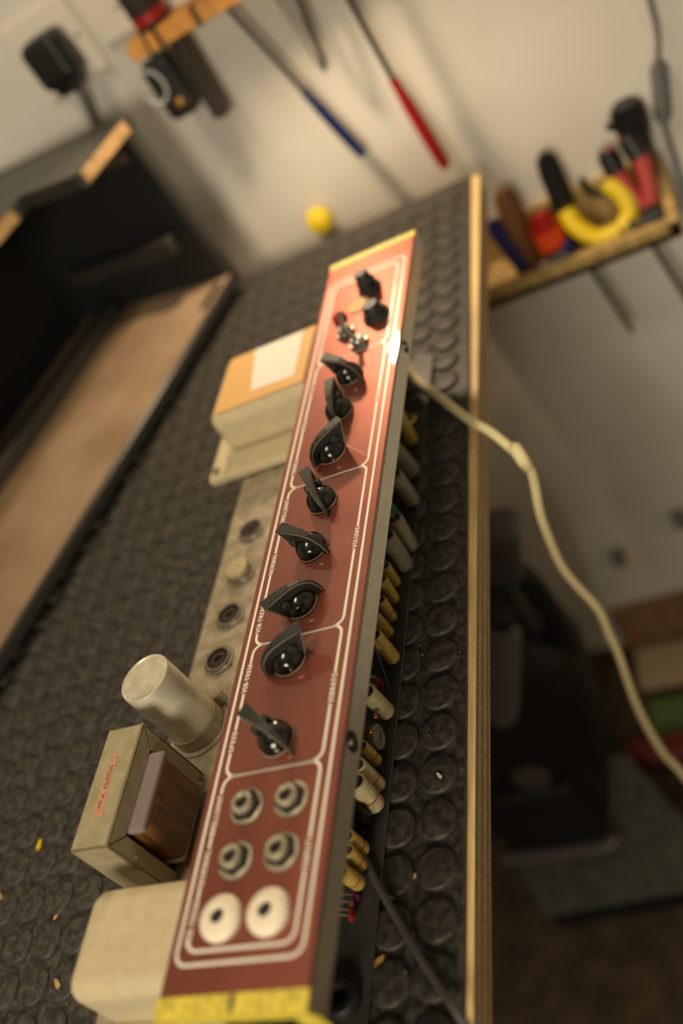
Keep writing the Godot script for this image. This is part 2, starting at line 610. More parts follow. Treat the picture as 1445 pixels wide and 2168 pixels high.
func bench() -> void:
	var z0 := 0.55
	var z1 := -0.88
	var left := -1.3
	var t := thing("workbench", "plywood workbench with a raw layered edge, standing along the white wall", "workbench", Vector3(-0.5, FLOOR, -0.2))
	var n := 7
	var th := 0.0232
	var top := MAT_Y - 0.0035
	for i in n:
		var o := rng.randf_range(-0.0004, 0.0004)
		var y1: float = top - (0.0 if i == 0 else 0.0007 + (th - 0.0007) * (i - 1) / (n - 1))
		var y0: float = top - 0.0007 - (th - 0.0007) * i / (n - 1)
		if i == 0:
			o = 0.0003
		var b := MB.new()
		b.prism(PackedVector2Array([Vector2(left, z0), Vector2(bench_x(z0) + o, z0), Vector2(bench_x(z1) + o, z1), Vector2(left, z1)]), y0, y1)
		part(t, "ply_layer", b, M["veneer"] if i == 0 else M["ply_pale"] if i % 2 == 0 else M["ply_dark"])
	var ub := top - th
	part(t, "batten", boxm(Vector3(left, ub - 0.045, z1 + 0.01), Vector3(-0.25, ub, z1 + 0.05), 0.002), M["board"])
	for z in [z1 + 0.03, z0 - 0.08]:
		for x in [left + 0.04, -0.55]:
			part(t, "leg", boxm(Vector3(x, FLOOR, z - 0.02), Vector3(x + 0.07, ub, z + 0.05), 0.003), M["board"])

	# studded rubber mat, its dust and crumbs
	var r := thing("rubber_mat", "black studded rubber mat covering the workbench top", "mat", Vector3(-0.5, MAT_Y - 0.0035, -0.2))
	var sheet := MB.new()
	sheet.prism(PackedVector2Array([Vector2(left, z0), Vector2(bench_x(z0) - 0.004, z0), Vector2(bench_x(0.0) - 0.0036, 0.0), Vector2(bench_x(z1) - 0.0095, z1), Vector2(left, z1)]), MAT_Y - 0.0035, MAT_Y)
	part(r, "sheet", sheet, M["rubber"])
	var specks := MB.new()
	for i in 900:
		var p := Vector3(rng.randf_range(-0.33, 0.095), MAT_Y + (0.0026 if i % 2 else 0.0001), rng.randf_range(-0.45, 0.03))
		if p.x > -0.1 and p.x < 0.052:
			continue
		var e := rng.randf_range(0.00015, 0.0005) * (2.0 if i % 23 == 0 else 1.0)
		specks.box(p - Vector3(e, 0, e * 0.6), p + Vector3(e, e * 0.8, e * 0.6))
	part(r, "dust_specks", specks, M["dust"]).set_meta("kind", "stuff")
	var stud := lathem([Vector2(0.0124, 0.0), Vector2(0.0121, 0.0013), Vector2(0.0115, 0.0022), Vector2(0.0106, 0.0025), Vector2(0.0, 0.00235)], 26).mesh()
	var a := Vector3(0.0257, 0, -0.00145)
	var b2 := Vector3(0.0013, 0, 0.0287)
	var o0 := Vector3(0.0797, MAT_Y, -0.1273)
	var spots := []
	var cb := Basis(RX, RY, RZ)
	for i in range(-34, 2):
		for j in range(-28, 12):
			var p := o0 + a * i + b2 * j
			if p.x + 0.0124 > bench_x(p.z) - 0.004 or p.z - 0.0124 < z1 or p.x < -0.85 or p.z > 0.2:
				continue
			var q := cb.inverse() * (p - CAM)
			var inside: bool = -q.z > 0.05 and absf(q.x / -q.z) < 0.36 and absf(q.y / -q.z) < 0.53
			var hidden: bool = p.x > -0.085 and p.x < 0.03 and p.z < 0.0 and p.z > -0.58
			spots.append([(0.0 if inside else 5.0) + (3.0 if hidden else 0.0) + p.distance_to(CAM), p])
	spots.sort_custom(func(x, y): return x[0] < y[0])
	for k in mini(300, spots.size()):
		part(r, "stud", stud, M["rubber"], at(spots[k][1]))
	var mm := MultiMesh.new()
	mm.transform_format = MultiMesh.TRANSFORM_3D
	mm.mesh = stud
	mm.instance_count = maxi(0, spots.size() - 300)
	for k in mm.instance_count:
		mm.set_instance_transform(k, at(spots[300 + k][1]))
	var rest := MultiMeshInstance3D.new()
	rest.name = "studs"
	rest.multimesh = mm
	rest.material_override = M["rubber"]
	r.add_child(rest)
	rest.global_transform = Transform3D()
	rest.set_meta("kind", "stuff")

# ------------------------------------------------------------------ amplifier chassis
const PW := 0.08
const PL := 0.593

func rounded_gap_line(b: MB, x0: float, x1: float, za: float, zb: float, r: float, w: float, gaps: Array) -> void:
	# rounded rectangle with gaps on its long sides; gaps: [side, from, to] (side -1 left, 1 right; from > to, z values)
	var y := 0.0004
	var th := 0.00012
	var k := 6
	for s in [-1, 1]:
		var x: float = x0 if s < 0 else x1
		var cuts := []
		for g in gaps:
			if g[0] == s:
				cuts.append(g)
		cuts.sort_custom(func(p, q): return p[1] > q[1])
		var z := za - r
		for g in cuts:
			if z > g[1]:
				b.ribbon([Vector2(x, z), Vector2(x, g[1])], w, y, th)
			z = minf(z, g[2])
		if z > zb + r:
			b.ribbon([Vector2(x, z), Vector2(x, zb + r)], w, y, th)
	for e in [[za, 1.0], [zb, -1.0]]:
		b.ribbon([Vector2(x0 + r, e[0]), Vector2(x1 - r, e[0])], w, y, th)
		for s in [-1.0, 1.0]:
			var cx: float = x0 + r if s < 0 else x1 - r
			var cz: float = e[0] - e[1] * r
			var pts := []
			for i in k + 1:
				var q := PI / 2 * i / k
				pts.append(Vector2(cx + s * r * cos(q), cz + e[1] * r * sin(q)))
			b.ribbon(pts, w, y, th)

func chassis() -> void:
	var t := thing("amplifier_chassis", "guitar amplifier chassis with a long red-brown control panel and cream transformers", "amplifier", Vector3(0.0, MAT_Y + STUD, -PL / 2))
	var base := MAT_Y + STUD
	var shelf := -0.06
	# sheet metal
	var b := MB.new()
	b.box(Vector3(-0.096, shelf - 0.0016, -PL), Vector3(0.012, shelf, 0.0))
	b.box(Vector3(-0.096, base, -PL), Vector3(-0.0944, shelf, 0.0))
	part(t, "shelf", b, M["steel_dull"])
	b = MB.new()
	b.box(Vector3(0.012, base, -PL), Vector3(0.0136, -0.0022, 0.0))
	part(t, "upright_plate", b, M["steel_dark"])
	part(t, "bottom_lip", boxm(Vector3(0.0136, base, -PL + 0.02), Vector3(0.049, base + 0.0016, 0.0), 0.0004), M["steel_dark"])
	for z in [-0.0016, -PL]:
		var e := MB.new()
		e.box(Vector3(-0.0944, base, z), Vector3(0.012, shelf - 0.0016, z + 0.0016))
		part(t, "end_plate", e, M["steel_dark"])
	# panel carrier: folded grey steel with a flange down its right side
	b = MB.new()
	b.box(Vector3(0.0, -0.0022, -PL - 0.005), Vector3(PW, -0.001, 0.009))
	b.box(Vector3(PW - 0.0014, -0.0168, -PL - 0.005), Vector3(PW, -0.001, 0.009), 0.0005)
	b.box(Vector3(0.0, -0.012, -PL - 0.005), Vector3(0.0014, -0.001, 0.009))
	var carrier := part(t, "panel_carrier", b, M["steel_grey"])
	for q in [[-0.1215, -0.0075, 0.0058], [-0.451, -0.0085, 0.0052], [-0.30, -0.009, 0.0012]]:
		var hx := Transform3D(Basis(Vector3(0, 0, -1), Vector3(1, 0, 0), Vector3(0, -1, 0)), Vector3(PW, q[1], q[0]))
		if q[2] > 0.003:
			part(carrier, "slot_hole", lathem([Vector2(q[2], 0.0), Vector2(q[2], 0.0002), Vector2(0, 0.0002)], 20), M["black"], hx)
			part(carrier, "screw_end", lathem([Vector2(0.0019, 0.0), Vector2(0.0017, 0.0009), Vector2(0, 0.0011)], 14), M["nickel"], Transform3D(hx.basis, hx.origin + Vector3(0, 0.0012, 0.001)))
	var scr := MB.new()
	for i in 34:
		var z := rng.randf_range(-0.36, -0.14)
		var y := rng.randf_range(-0.015, -0.003)
		var l := rng.randf_range(0.001, 0.006)
		var s := rng.randf_range(-0.5, 0.5)
		scr.quad(Vector3(PW + 0.00006, y, z), Vector3(PW + 0.00006, y + l * s, z - l), Vector3(PW + 0.00006, y + l * s + 0.00012, z - l), Vector3(PW + 0.00006, y + 0.00014, z))
	part(carrier, "scratches", scr, M["scratch"]).set_meta("kind", "stuff")

	# red-brown faceplate with its white print
	var plate := part(t, "control_panel", boxm(Vector3(0.0, -0.001, -PL - 0.005), Vector3(PW, 0.0005, 0.009), 0.0003), M["panel_red"])
	var X0 := 0.0095
	var X1 := 0.0688
	var lw := 0.0017
	var pr := MB.new()
	rounded_gap_line(pr, 0.0044, 0.0743, -0.0135, -0.566, 0.0065, lw, [])
	var zs := [-0.0195, -0.1092, -0.1937, -0.3225, -0.4545, -0.5595]
	# [box, side, centre z, length, words]
	var words := [
		[0, -1, -0.033, 0.021, "VIB-TREM"], [0, -1, -0.06, 0.019, "NORMAL"], [0, -1, -0.088, 0.022, "BRILLIANT"], [0, 1, -0.060, 0.014, "INPUT"],
		[1, -1, -0.1305, 0.013, "SPEED"], [1, -1, -0.171, 0.0195, "VIB-TREM"], [1, 1, -0.1515, 0.019, "VIBRATO"],
		[2, -1, -0.2128, 0.0195, "VIB-TREM"], [2, -1, -0.2565, 0.0165, "NORMAL"], [2, -1, -0.302, 0.021, "BRILLIANT"], [2, 1, -0.2585, 0.017, "VOLUME"],
		[3, -1, -0.344, 0.015, "TREBLE"], [3, -1, -0.386, 0.011, "BASS"], [3, -1, -0.427, 0.009, "CUT"], [3, 1, -0.391, 0.011, "TONE"],
		[4, -1, -0.487, 0.019, "STANDBY"], [4, 1, -0.478, 0.013, "MAINS"], [4, 1, -0.533, 0.010, "FUSE"]]
	for i in 5:
		var gaps := []
		for w in words:
			if w[0] == i:
				gaps.append([w[1], w[2] + w[3] / 2 + 0.0006, w[2] - w[3] / 2 - 0.0006])
		rounded_gap_line(pr, X0, X1, zs[i], zs[i + 1], 0.006, lw, gaps)
	part(plate, "printed_lines", pr, M["print_white"], Transform3D(), "white printed border lines")
	for w in words:
		lettering(plate, w[4], Vector3(X0 if w[1] < 0 else X1, 0.0005, w[2]), w[3], 0.0031, M["print_white"])
	# specks of dust and nicks on the panel
	var nick := MB.new()
	for i in 90:
		var p := Vector3(rng.randf_range(0.001, 0.079), 0.00052, rng.randf_range(-0.45, -0.12))
		var s := rng.randf_range(0.00008, 0.00022)
		nick.quad(p + Vector3(-s, 0, s), p + Vector3(s, 0, s), p + Vector3(s, 0, -s), p + Vector3(-s, 0, -s))
	nick.quad(Vector3(0.0643, 0.00052, -0.2545), Vector3(0.0647, 0.00052, -0.2545), Vector3(0.0643, 0.00052, -0.2585), Vector3(0.0639, 0.00052, -0.2585))
	part(plate, "dust_specks", nick, M["dust"]).set_meta("kind", "stuff")
	# tape over both ends
	b = MB.new()
	b.box(Vector3(-0.0006, -0.0006, 0.0), Vector3(PW + 0.0006, 0.0009, 0.0094), 0.0003)
	b.box(Vector3(-0.0006, -0.006, 0.0091), Vector3(PW + 0.0006, 0.0009, 0.0099), 0.0003)
	b.box(Vector3(PW - 0.009, -0.017, 0.0092), Vector3(PW + 0.003, -0.005, 0.0102), 0.0003)
	part(t, "tape", b, M["tape_yellow"], Transform3D(), "yellow tape over the near end")
	part(t, "tape_mark", boxm(Vector3(0.0405, 0.0008, 0.0003), Vector3(0.0425, 0.0011, 0.0088)), M["ink"])
	b = MB.new()
	b.box(Vector3(-0.0006, -0.0006, -PL - 0.0054), Vector3(PW + 0.0006, 0.0009, -PL + 0.003), 0.0003)
	b.box(Vector3(-0.0006, -0.006, -PL - 0.0059), Vector3(PW + 0.0006, 0.0009, -PL - 0.0051), 0.0003)
	part(t, "tape", b, M["tape_yellow"], Transform3D(), "yellow tape over the far end")

	knobs(t)
	jacks(t)
	far_controls(t)
	shelf_parts(t, shelf)
	under_panel(t, base)

func knobs(t: Node3D) -> void:
	# tall blunt tail at -x, thin pointer nose at +x
	var side := [Vector2(-0.0178, 0.0182), Vector2(-0.006, 0.0184), Vector2(0.001, 0.0178), Vector2(0.0072, 0.0158), Vector2(0.0116, 0.0124), Vector2(0.0144, 0.0082), Vector2(0.016, 0.0008), Vector2(-0.0105, 0.0008)]
	var wide := func(x: float) -> float: return lerpf(0.004, 0.0006, clampf((x + 0.0178) / 0.0338, 0, 1))
	var bar := MB.new()
	var c := Vector3(-0.001, 0.009, 0)
	for i in side.size():
		var p: Vector2 = side[i]
		var q: Vector2 = side[(i + 1) % side.size()]
		var wp: float = wide.call(p.x)
		var wq: float = wide.call(q.x)
		bar.quad(Vector3(p.x, p.y, -wp), Vector3(p.x, p.y, wp), Vector3(q.x, q.y, wq), Vector3(q.x, q.y, -wq))
		for s in [-1.0, 1.0]:
			var cc := Vector3(c.x, c.y, s * wide.call(c.x))
			var a := Vector3(p.x, p.y, s * wp)
			var d := Vector3(q.x, q.y, s * wq)
			if s > 0:
				bar.flat(a, cc, d)
			else:
				bar.flat(d, cc, a)
	var bar_mesh := bar.mesh()
	# dust caught in the groove that follows the rim of each flank
	var dust := MB.new()
	for s in [-1.0, 1.0]:
		var path := []
		for i in 7:
			var p: Vector2 = side[i]
			var q := p + (Vector2(c.x, c.y - 0.002) - p).normalized() * 0.0013
			path.append(Vector3(q.x, maxf(q.y, 0.001), s * (wide.call(q.x) + 0.00005)))
		path.push_front(Vector3(-0.0105, 0.002, s * wide.call(-0.0105)))
		dust.tube(path, 0.00028, 5)
	var ring := []
	for i in 25:
		ring.append(Vector3(cos(TAU * i / 24) * 0.0102, 0.0008, sin(TAU * i / 24) * 0.0102))
	dust.tube(ring, 0.0005, 6, false)
	var dust_mesh := dust.mesh()
	var dome := lathem([Vector2(0.0101, 0.0004), Vector2(0.0101, 0.0016), Vector2(0.0098, 0.004), Vector2(0.0089, 0.0066), Vector2(0.0073, 0.0087), Vector2(0.0049, 0.0102), Vector2(0.0025, 0.0109), Vector2(0.0, 0.0111)], 36).mesh()
	var boss := MB.new()
	boss.t = Transform3D(Basis(Vector3(1, 0, 0), Vector3(0, 0, 1), Vector3(0, -1, 0)), Vector3(-0.0066, 0.0102, 0))
	boss.lathe([Vector2(0.0, -0.0058), Vector2(0.0022, -0.0058), Vector2(0.0028, -0.0052), Vector2(0.0028, 0.0052), Vector2(0.0022, 0.0058), Vector2(0.0, 0.0058)], 18)
	var boss_mesh := boss.mesh()
	var K := [[0.0425, -0.425, Vector2(-0.0132, -0.0097)], [0.0395, -0.387, Vector2(-0.001, -0.0126)], [0.0395, -0.3445, Vector2(0.0116, -0.0093)], [0.0395, -0.299, Vector2(-0.006, -0.0139)],
		[0.0385, -0.259, Vector2(-0.0144, -0.008)], [0.0385, -0.2155, Vector2(-0.0137, 0.0096)], [0.0375, -0.176, Vector2(0.0113, -0.006)], [0.0395, -0.1255, Vector2(-0.0085, -0.0071)]]
	for k in K:
		var nose := -(k[2] as Vector2).normalized()
		var xf := Transform3D(Basis(Vector3(nose.x, 0, nose.y), Vector3.UP, Vector3(nose.x, 0, nose.y).cross(Vector3.UP)), Vector3(k[0], 0.0005, k[1]))
		var o := part(t, "pointer_knob", dome, M["bakelite"], xf)
		part(o, "pointer_bar", bar_mesh, M["bakelite_worn"], xf)
		part(o, "screw_boss", boss_mesh, M["bakelite_worn"], xf)
		part(o, "dust_line", dust_mesh, M["dust"], xf)

func hexagon(r: float, n := 6) -> PackedVector2Array:
	var p := PackedVector2Array()
	for i in n:
		p.append(Vector2(cos(TAU * i / n), sin(TAU * i / n)) * r)
	return p

func jacks(t: Node3D) -> void:
	var washer := lathem([Vector2(0.0098, 0.0), Vector2(0.0098, 0.0008), Vector2(0.0093, 0.0012), Vector2(0.0, 0.0012)], 32).mesh()
	var nb := MB.new()
	nb.prism(hexagon(0.0083), 0.001, 0.0038)
	var nut := nb.mesh()
	var bush := lathem([Vector2(0.006, 0.003), Vector2(0.006, 0.006), Vector2(0.0055, 0.0065), Vector2(0.0038, 0.0065), Vector2(0.0035, 0.0061), Vector2(0.0034, 0.001), Vector2(0.0, 0.001)], 28, 0.95).mesh()
	var hole := lathem([Vector2(0.0033, 0.001), Vector2(0.0033, 0.0042), Vector2(0.0, 0.0042)], 20).mesh()
	for p in [Vector2(0.0285, -0.0895), Vector2(0.0548, -0.0895), Vector2(0.0282, -0.0615), Vector2(0.0545, -0.0625)]:
		var xf := at(Vector3(p.x, 0.0005, p.y), rng.randf_range(0, 1))
		var o := part(t, "jack_socket", bush, M["bush_metal"], xf)
		part(o, "washer", washer, M["bush_metal"], xf)
		part(o, "hex_nut", nut, M["nut_black"], xf)
		part(o, "bore", hole, M["black"], xf)
	var wnut := lathem([Vector2(0.0112, 0.0), Vector2(0.0112, 0.0018), Vector2(0.0104, 0.0032), Vector2(0.0075, 0.0044), Vector2(0.0046, 0.0048), Vector2(0.0037, 0.0046), Vector2(0.0035, 0.001), Vector2(0, 0.001)], 36).mesh()
	var whole := lathem([Vector2(0.0034, 0.001), Vector2(0.0034, 0.0035), Vector2(0.0, 0.0035)], 20).mesh()
	for p in [Vector2(0.0268, -0.0335), Vector2(0.0532, -0.034)]:
		var xf := at(Vector3(p.x, 0.0005, p.y))
		var o := part(t, "white_jack_socket", wnut, M["white_nylon"], xf, "white plastic input socket")
		part(o, "bore", whole, M["black"], xf)

func far_controls(t: Node3D) -> void:
	# voltage selector and fuse holder
	for q in [[Vector3(0.0455, 0.0005, -0.535), 0.0075, 0.017], [Vector3(0.0565, 0.0005, -0.492), 0.0085, 0.012]]:
		var xf := at(q[0])
		var r: float = q[1]
		var h: float = q[2]
		var o := part(t, "fuse_cap", lathem([Vector2(r + 0.0025, 0.0), Vector2(r + 0.0025, 0.002), Vector2(r, 0.003), Vector2(r, h * 0.55), Vector2(r * 0.8, h * 0.6), Vector2(r * 0.8, h - 0.001), Vector2(r * 0.7, h), Vector2(0, h)], 28), M["bakelite_worn"], xf)
		var ribs := MB.new()
		for i in 14:
			var a := TAU * i / 14
			ribs.t = Transform3D(Basis(Vector3.UP, a), Vector3.ZERO)
			ribs.box(Vector3(r - 0.0004, 0.003, -0.0006), Vector3(r + 0.0005, h * 0.55, 0.0006))
		part(o, "grip_ribs", ribs, M["bakelite_worn"], xf)
	part(t, "selector_plate", lathem([Vector2(0.0095, 0.0), Vector2(0.0095, 0.001), Vector2(0, 0.001)], 28), M["kraft"], at(Vector3(0.0375, 0.0005, -0.517)))
	# toggle switches
	for q in [[Vector3(0.031, 0.0005, -0.4835), Vector3(0.003, 0.017, -0.004)], [Vector3(0.0455, 0.0005, -0.4625), Vector3(-0.004, 0.018, 0.001)]]:
		var xf := at(q[0], 0.3)
		var o := part(t, "toggle_switch", lathem([Vector2(0.0058, 0.002), Vector2(0.0058, 0.0055), Vector2(0.005, 0.0065), Vector2(0.0, 0.0065)], 24), M["chrome"], xf)
		var nb := MB.new()
		nb.prism(hexagon(0.0078), 0.0, 0.0024)
		part(o, "hex_nut", nb, M["nickel"], xf)
		var e: Vector3 = q[0] + q[1]
		part(o, "lever", tubem([q[0] + Vector3(0, 0.005, 0), q[0] + q[1] * 0.7, e, e + q[1] * 0.05], [0.0014, 0.0021, 0.0026, 0.0012], 12), M["chrome"])
	part(t, "pilot_lamp", lathem([Vector2(0.006, 0.0), Vector2(0.006, 0.002), Vector2(0.0052, 0.0045), Vector2(0.003, 0.006), Vector2(0, 0.0065)], 24), M["pilot_red"], at(Vector3(0.0225, 0.0005, -0.507)), "red pilot lamp jewel")

func shelf_parts(t: Node3D, shelf: float) -> void:
	# four valve sockets in a row
	var zs := [-0.3655, -0.323, -0.283, -0.2445]
	for i in 4:
		var xf := at(Vector3(-0.0712, shelf, zs[i]))
		var ring := part(t, "valve_socket", lathem([Vector2(0.0122, 0.0), Vector2(0.0122, 0.001), Vector2(0.0102, 0.0014), Vector2(0.0098, 0.003), Vector2(0.0086, 0.003), Vector2(0.0082, 0.0004), Vector2(0, 0.0004)], 32), M["nickel"], xf)
		if i == 1:
			part(ring, "valve_base", lathem([Vector2(0.0092, 0.0004), Vector2(0.0092, 0.005), Vector2(0.0098, 0.0062), Vector2(0.0092, 0.0078), Vector2(0.006, 0.0086), Vector2(0, 0.0088)], 32), M["cap_cream"], xf, "pale yellow cap filling the socket")
		else:
			part(ring, "socket_face", lathem([Vector2(0.008, 0.0003), Vector2(0.008, 0.0016), Vector2(0.0028, 0.0016), Vector2(0.0024, 0.0006), Vector2(0, 0.0006)], 28), M["black"], xf)
			for k in 9:
				var a := TAU * (k + 0.5) / 10
				part(ring, "pin_clip", lathem([Vector2(0.0008, 0.0016), Vector2(0.0008, 0.002), Vector2(0, 0.002)], 8), M["brown_wood"], at(xf.origin + Vector3(cos(a), 0, sin(a)) * 0.0045))
		for s in [-1.0, 1.0]:
			part(ring, "rivet", lathem([Vector2(0.0018, 0.001), Vector2(0.0014, 0.002), Vector2(0, 0.0023)], 12), M["nickel"], at(xf.origin + Vector3(s * 0.0108, 0, s * 0.006)))
	# electrolytic can
	var cx := at(Vector3(-0.072, shelf, -0.191))
	var can := part(t, "can_capacitor", lathem([Vector2(0.0175, 0.004), Vector2(0.0175, 0.0595), Vector2(0.0171, 0.0607), Vector2(0.0163, 0.0608), Vector2(0.0158, 0.0600), Vector2(0.0, 0.0600)], 48), M["aluminium"], cx)
	part(can, "clamp_ring", lathem([Vector2(0.0215, 0.0), Vector2(0.0215, 0.0015), Vector2(0.0188, 0.002), Vector2(0.0186, 0.012), Vector2(0.0176, 0.012)], 40), M["steel_dull"], cx)
	part(can, "clamp_ear", boxm(Vector3(0.0183, 0.002, -0.003), Vector3(0.026, 0.011, 0.003), 0.0006), M["steel_dull"], at(cx.origin, 0.9))

	# choke in a folded steel frame, coil towards the panel
	var x0 := -0.0885
	var x1 := -0.062
	var za := -0.081
	var zb := -0.1575
	var ch := MB.new()
	var w := 0.0016
	var fl := 0.0115
	ch.box(Vector3(x0, -w, zb), Vector3(x1, 0.0, za), 0.0005)
	ch.box(Vector3(x0, shelf, za - w), Vector3(x1, 0.0, za), 0.0005)
	ch.box(Vector3(x0, shelf, zb), Vector3(x1, 0.0, zb + w), 0.0005)
	var choke := part(t, "choke_transformer", ch, M["olive_paint"])
	# flanges of the frame facing the panel, mitred with a small open joint
	var f := MB.new()
	f.prism(PackedVector2Array([Vector2(za, 0.0), Vector2(zb, 0.0), Vector2(zb + fl, -fl), Vector2(za - fl, -fl)]), -0.0014, 0.0)
	var face := Transform3D(Basis(Vector3(0, 0, 1), Vector3(1, 0, 0), Vector3(0, 1, 0)), Vector3(x1, 0, 0))
	part(choke, "frame_flange", f, M["olive_paint"], face)
	for e in [[za, -1.0], [zb, 1.0]]:
		f = MB.new()
		f.prism(PackedVector2Array([Vector2(e[0], -0.0012), Vector2(e[0] + e[1] * fl, -fl - 0.0012), Vector2(e[0] + e[1] * fl, shelf), Vector2(e[0], shelf)]), -0.0014, 0.0)
		part(choke, "frame_flange", f, M["olive_paint"], face)
		part(choke, "rivet", lathem([Vector2(0.0013, 0.0), Vector2(0.001, 0.0008), Vector2(0, 0.001)], 10), M["olive_paint"], Transform3D(Basis(Vector3(0, 0, -1), Vector3(1, 0, 0), Vector3(0, -1, 0)), Vector3(x1, -0.024, e[0] + e[1] * 0.005)))
	part(choke, "lamination_stack", boxm(Vector3(x0 + 0.002, shelf + 0.001, zb + 0.003), Vector3(x1 - 0.003, -0.003, za - 0.003)), M["lamination"])
	# coil: rounded block wrapped in brown paper, grey felt end shown on top
	var coil := MB.new()
	coil.rbox(Vector3(-0.075, -0.0525, -0.1435), Vector3(-0.0505, -0.0135, -0.0955), 0.0055, 5)
	part(choke, "coil", coil, M["varnished_paper"])
	var felt := MB.new()
	felt.rbox(Vector3(-0.0665, -0.0165, -0.1445), Vector3(-0.0512, -0.0115, -0.0945), 0.0022, 4)
	part(choke, "felt_strip", felt, M["felt_grey"])
	felt = MB.new()
	felt.rbox(Vector3(-0.0665, -0.0535, -0.1445), Vector3(-0.0512, -0.049, -0.0945), 0.0022, 4)
	part(choke, "felt_strip", felt, M["felt_grey"])
	part(choke, "insulating_sheet", boxm(Vector3(-0.066, -0.012, -0.139), Vector3(-0.0655, -0.0085, -0.104)), M["felt_grey"])
	var lab := MB.new()
	lab.prism(PackedVector2Array([Vector2(-0.0788, -0.1402), Vector2(-0.0742, -0.1396), Vector2(-0.0738, -0.12), Vector2(-0.0716, -0.0992), Vector2(-0.0797, -0.1004), Vector2(-0.0799, -0.116)]), 0.0, 0.00025)
	part(choke, "paper_label", lab, M["label_tan"], Transform3D(), "torn tan paper label")
	var pl := choke.get_node("paper_label")
	lettering(pl, "PE.A. ALBION", Vector3(-0.0764, 0.00025, -0.1185), 0.027, 0.0025, M["ink"], "Droid Serif", 400)

	# output transformer under a rounded cream shroud at the near end
	var ot := MB.new()
	ot.rbox(Vector3(-0.0775, shelf + 0.004, -0.066), Vector3(-0.004, -0.012, -0.0085), 0.0105, 7)
	var o := part(t, "output_transformer", ot, M["cream_paint"])
	var of := MB.new()
	of.box(Vector3(-0.0745, shelf, -0.076), Vector3(0.0, shelf + 0.0075, 0.006), 0.0015)
	part(o, "foot_flange", of, M["cream_paint"])
	for z in [-0.071, 0.001]:
		part(o, "bolt", lathem([Vector2(0.003, 0.0), Vector2(0.003, 0.002), Vector2(0.0024, 0.0026), Vector2(0, 0.0026)], 6), M["nickel"], at(Vector3(-0.068, shelf + 0.0075, z)))

	# mains transformer, far end, taller, with kraft paper and a white label on top
	var pt := MB.new()
	pt.rbox(Vector3(-0.107, shelf + 0.008, -0.544), Vector3(-0.006, -0.011, -0.456), 0.0115, 7)
	var m := part(t, "mains_transformer", pt, M["cream_paint"])
	var mf := MB.new()
	mf.box(Vector3(-0.124, shelf + 0.002, -0.566), Vector3(0.008, shelf + 0.0105, -0.431), 0.0018)
	part(m, "foot_flange", mf, M["cream_paint"])
	part(m, "kraft_paper", boxm(Vector3(-0.0975, -0.0112, -0.535), Vector3(-0.012, -0.0106, -0.462)), M["kraft"])
	var wl := MB.new()
	wl.prism(PackedVector2Array([Vector2(-0.0725, -0.5345), Vector2(-0.0236, -0.534), Vector2(-0.0222, -0.4737), Vector2(-0.064, -0.4754)]), -0.0106, -0.0103)
	part(m, "paper_label", wl, M["paper"], Transform3D(), "white paper label")
	for q in [Vector2(-0.116, -0.439), Vector2(-0.116, -0.558)]:
		part(m, "bolt", lathem([Vector2(0.0036, 0.0), Vector2(0.0036, 0.0024), Vector2(0.003, 0.003), Vector2(0, 0.003)], 6), M["nickel"], at(Vector3(q.x, shelf + 0.0105, q.y)))

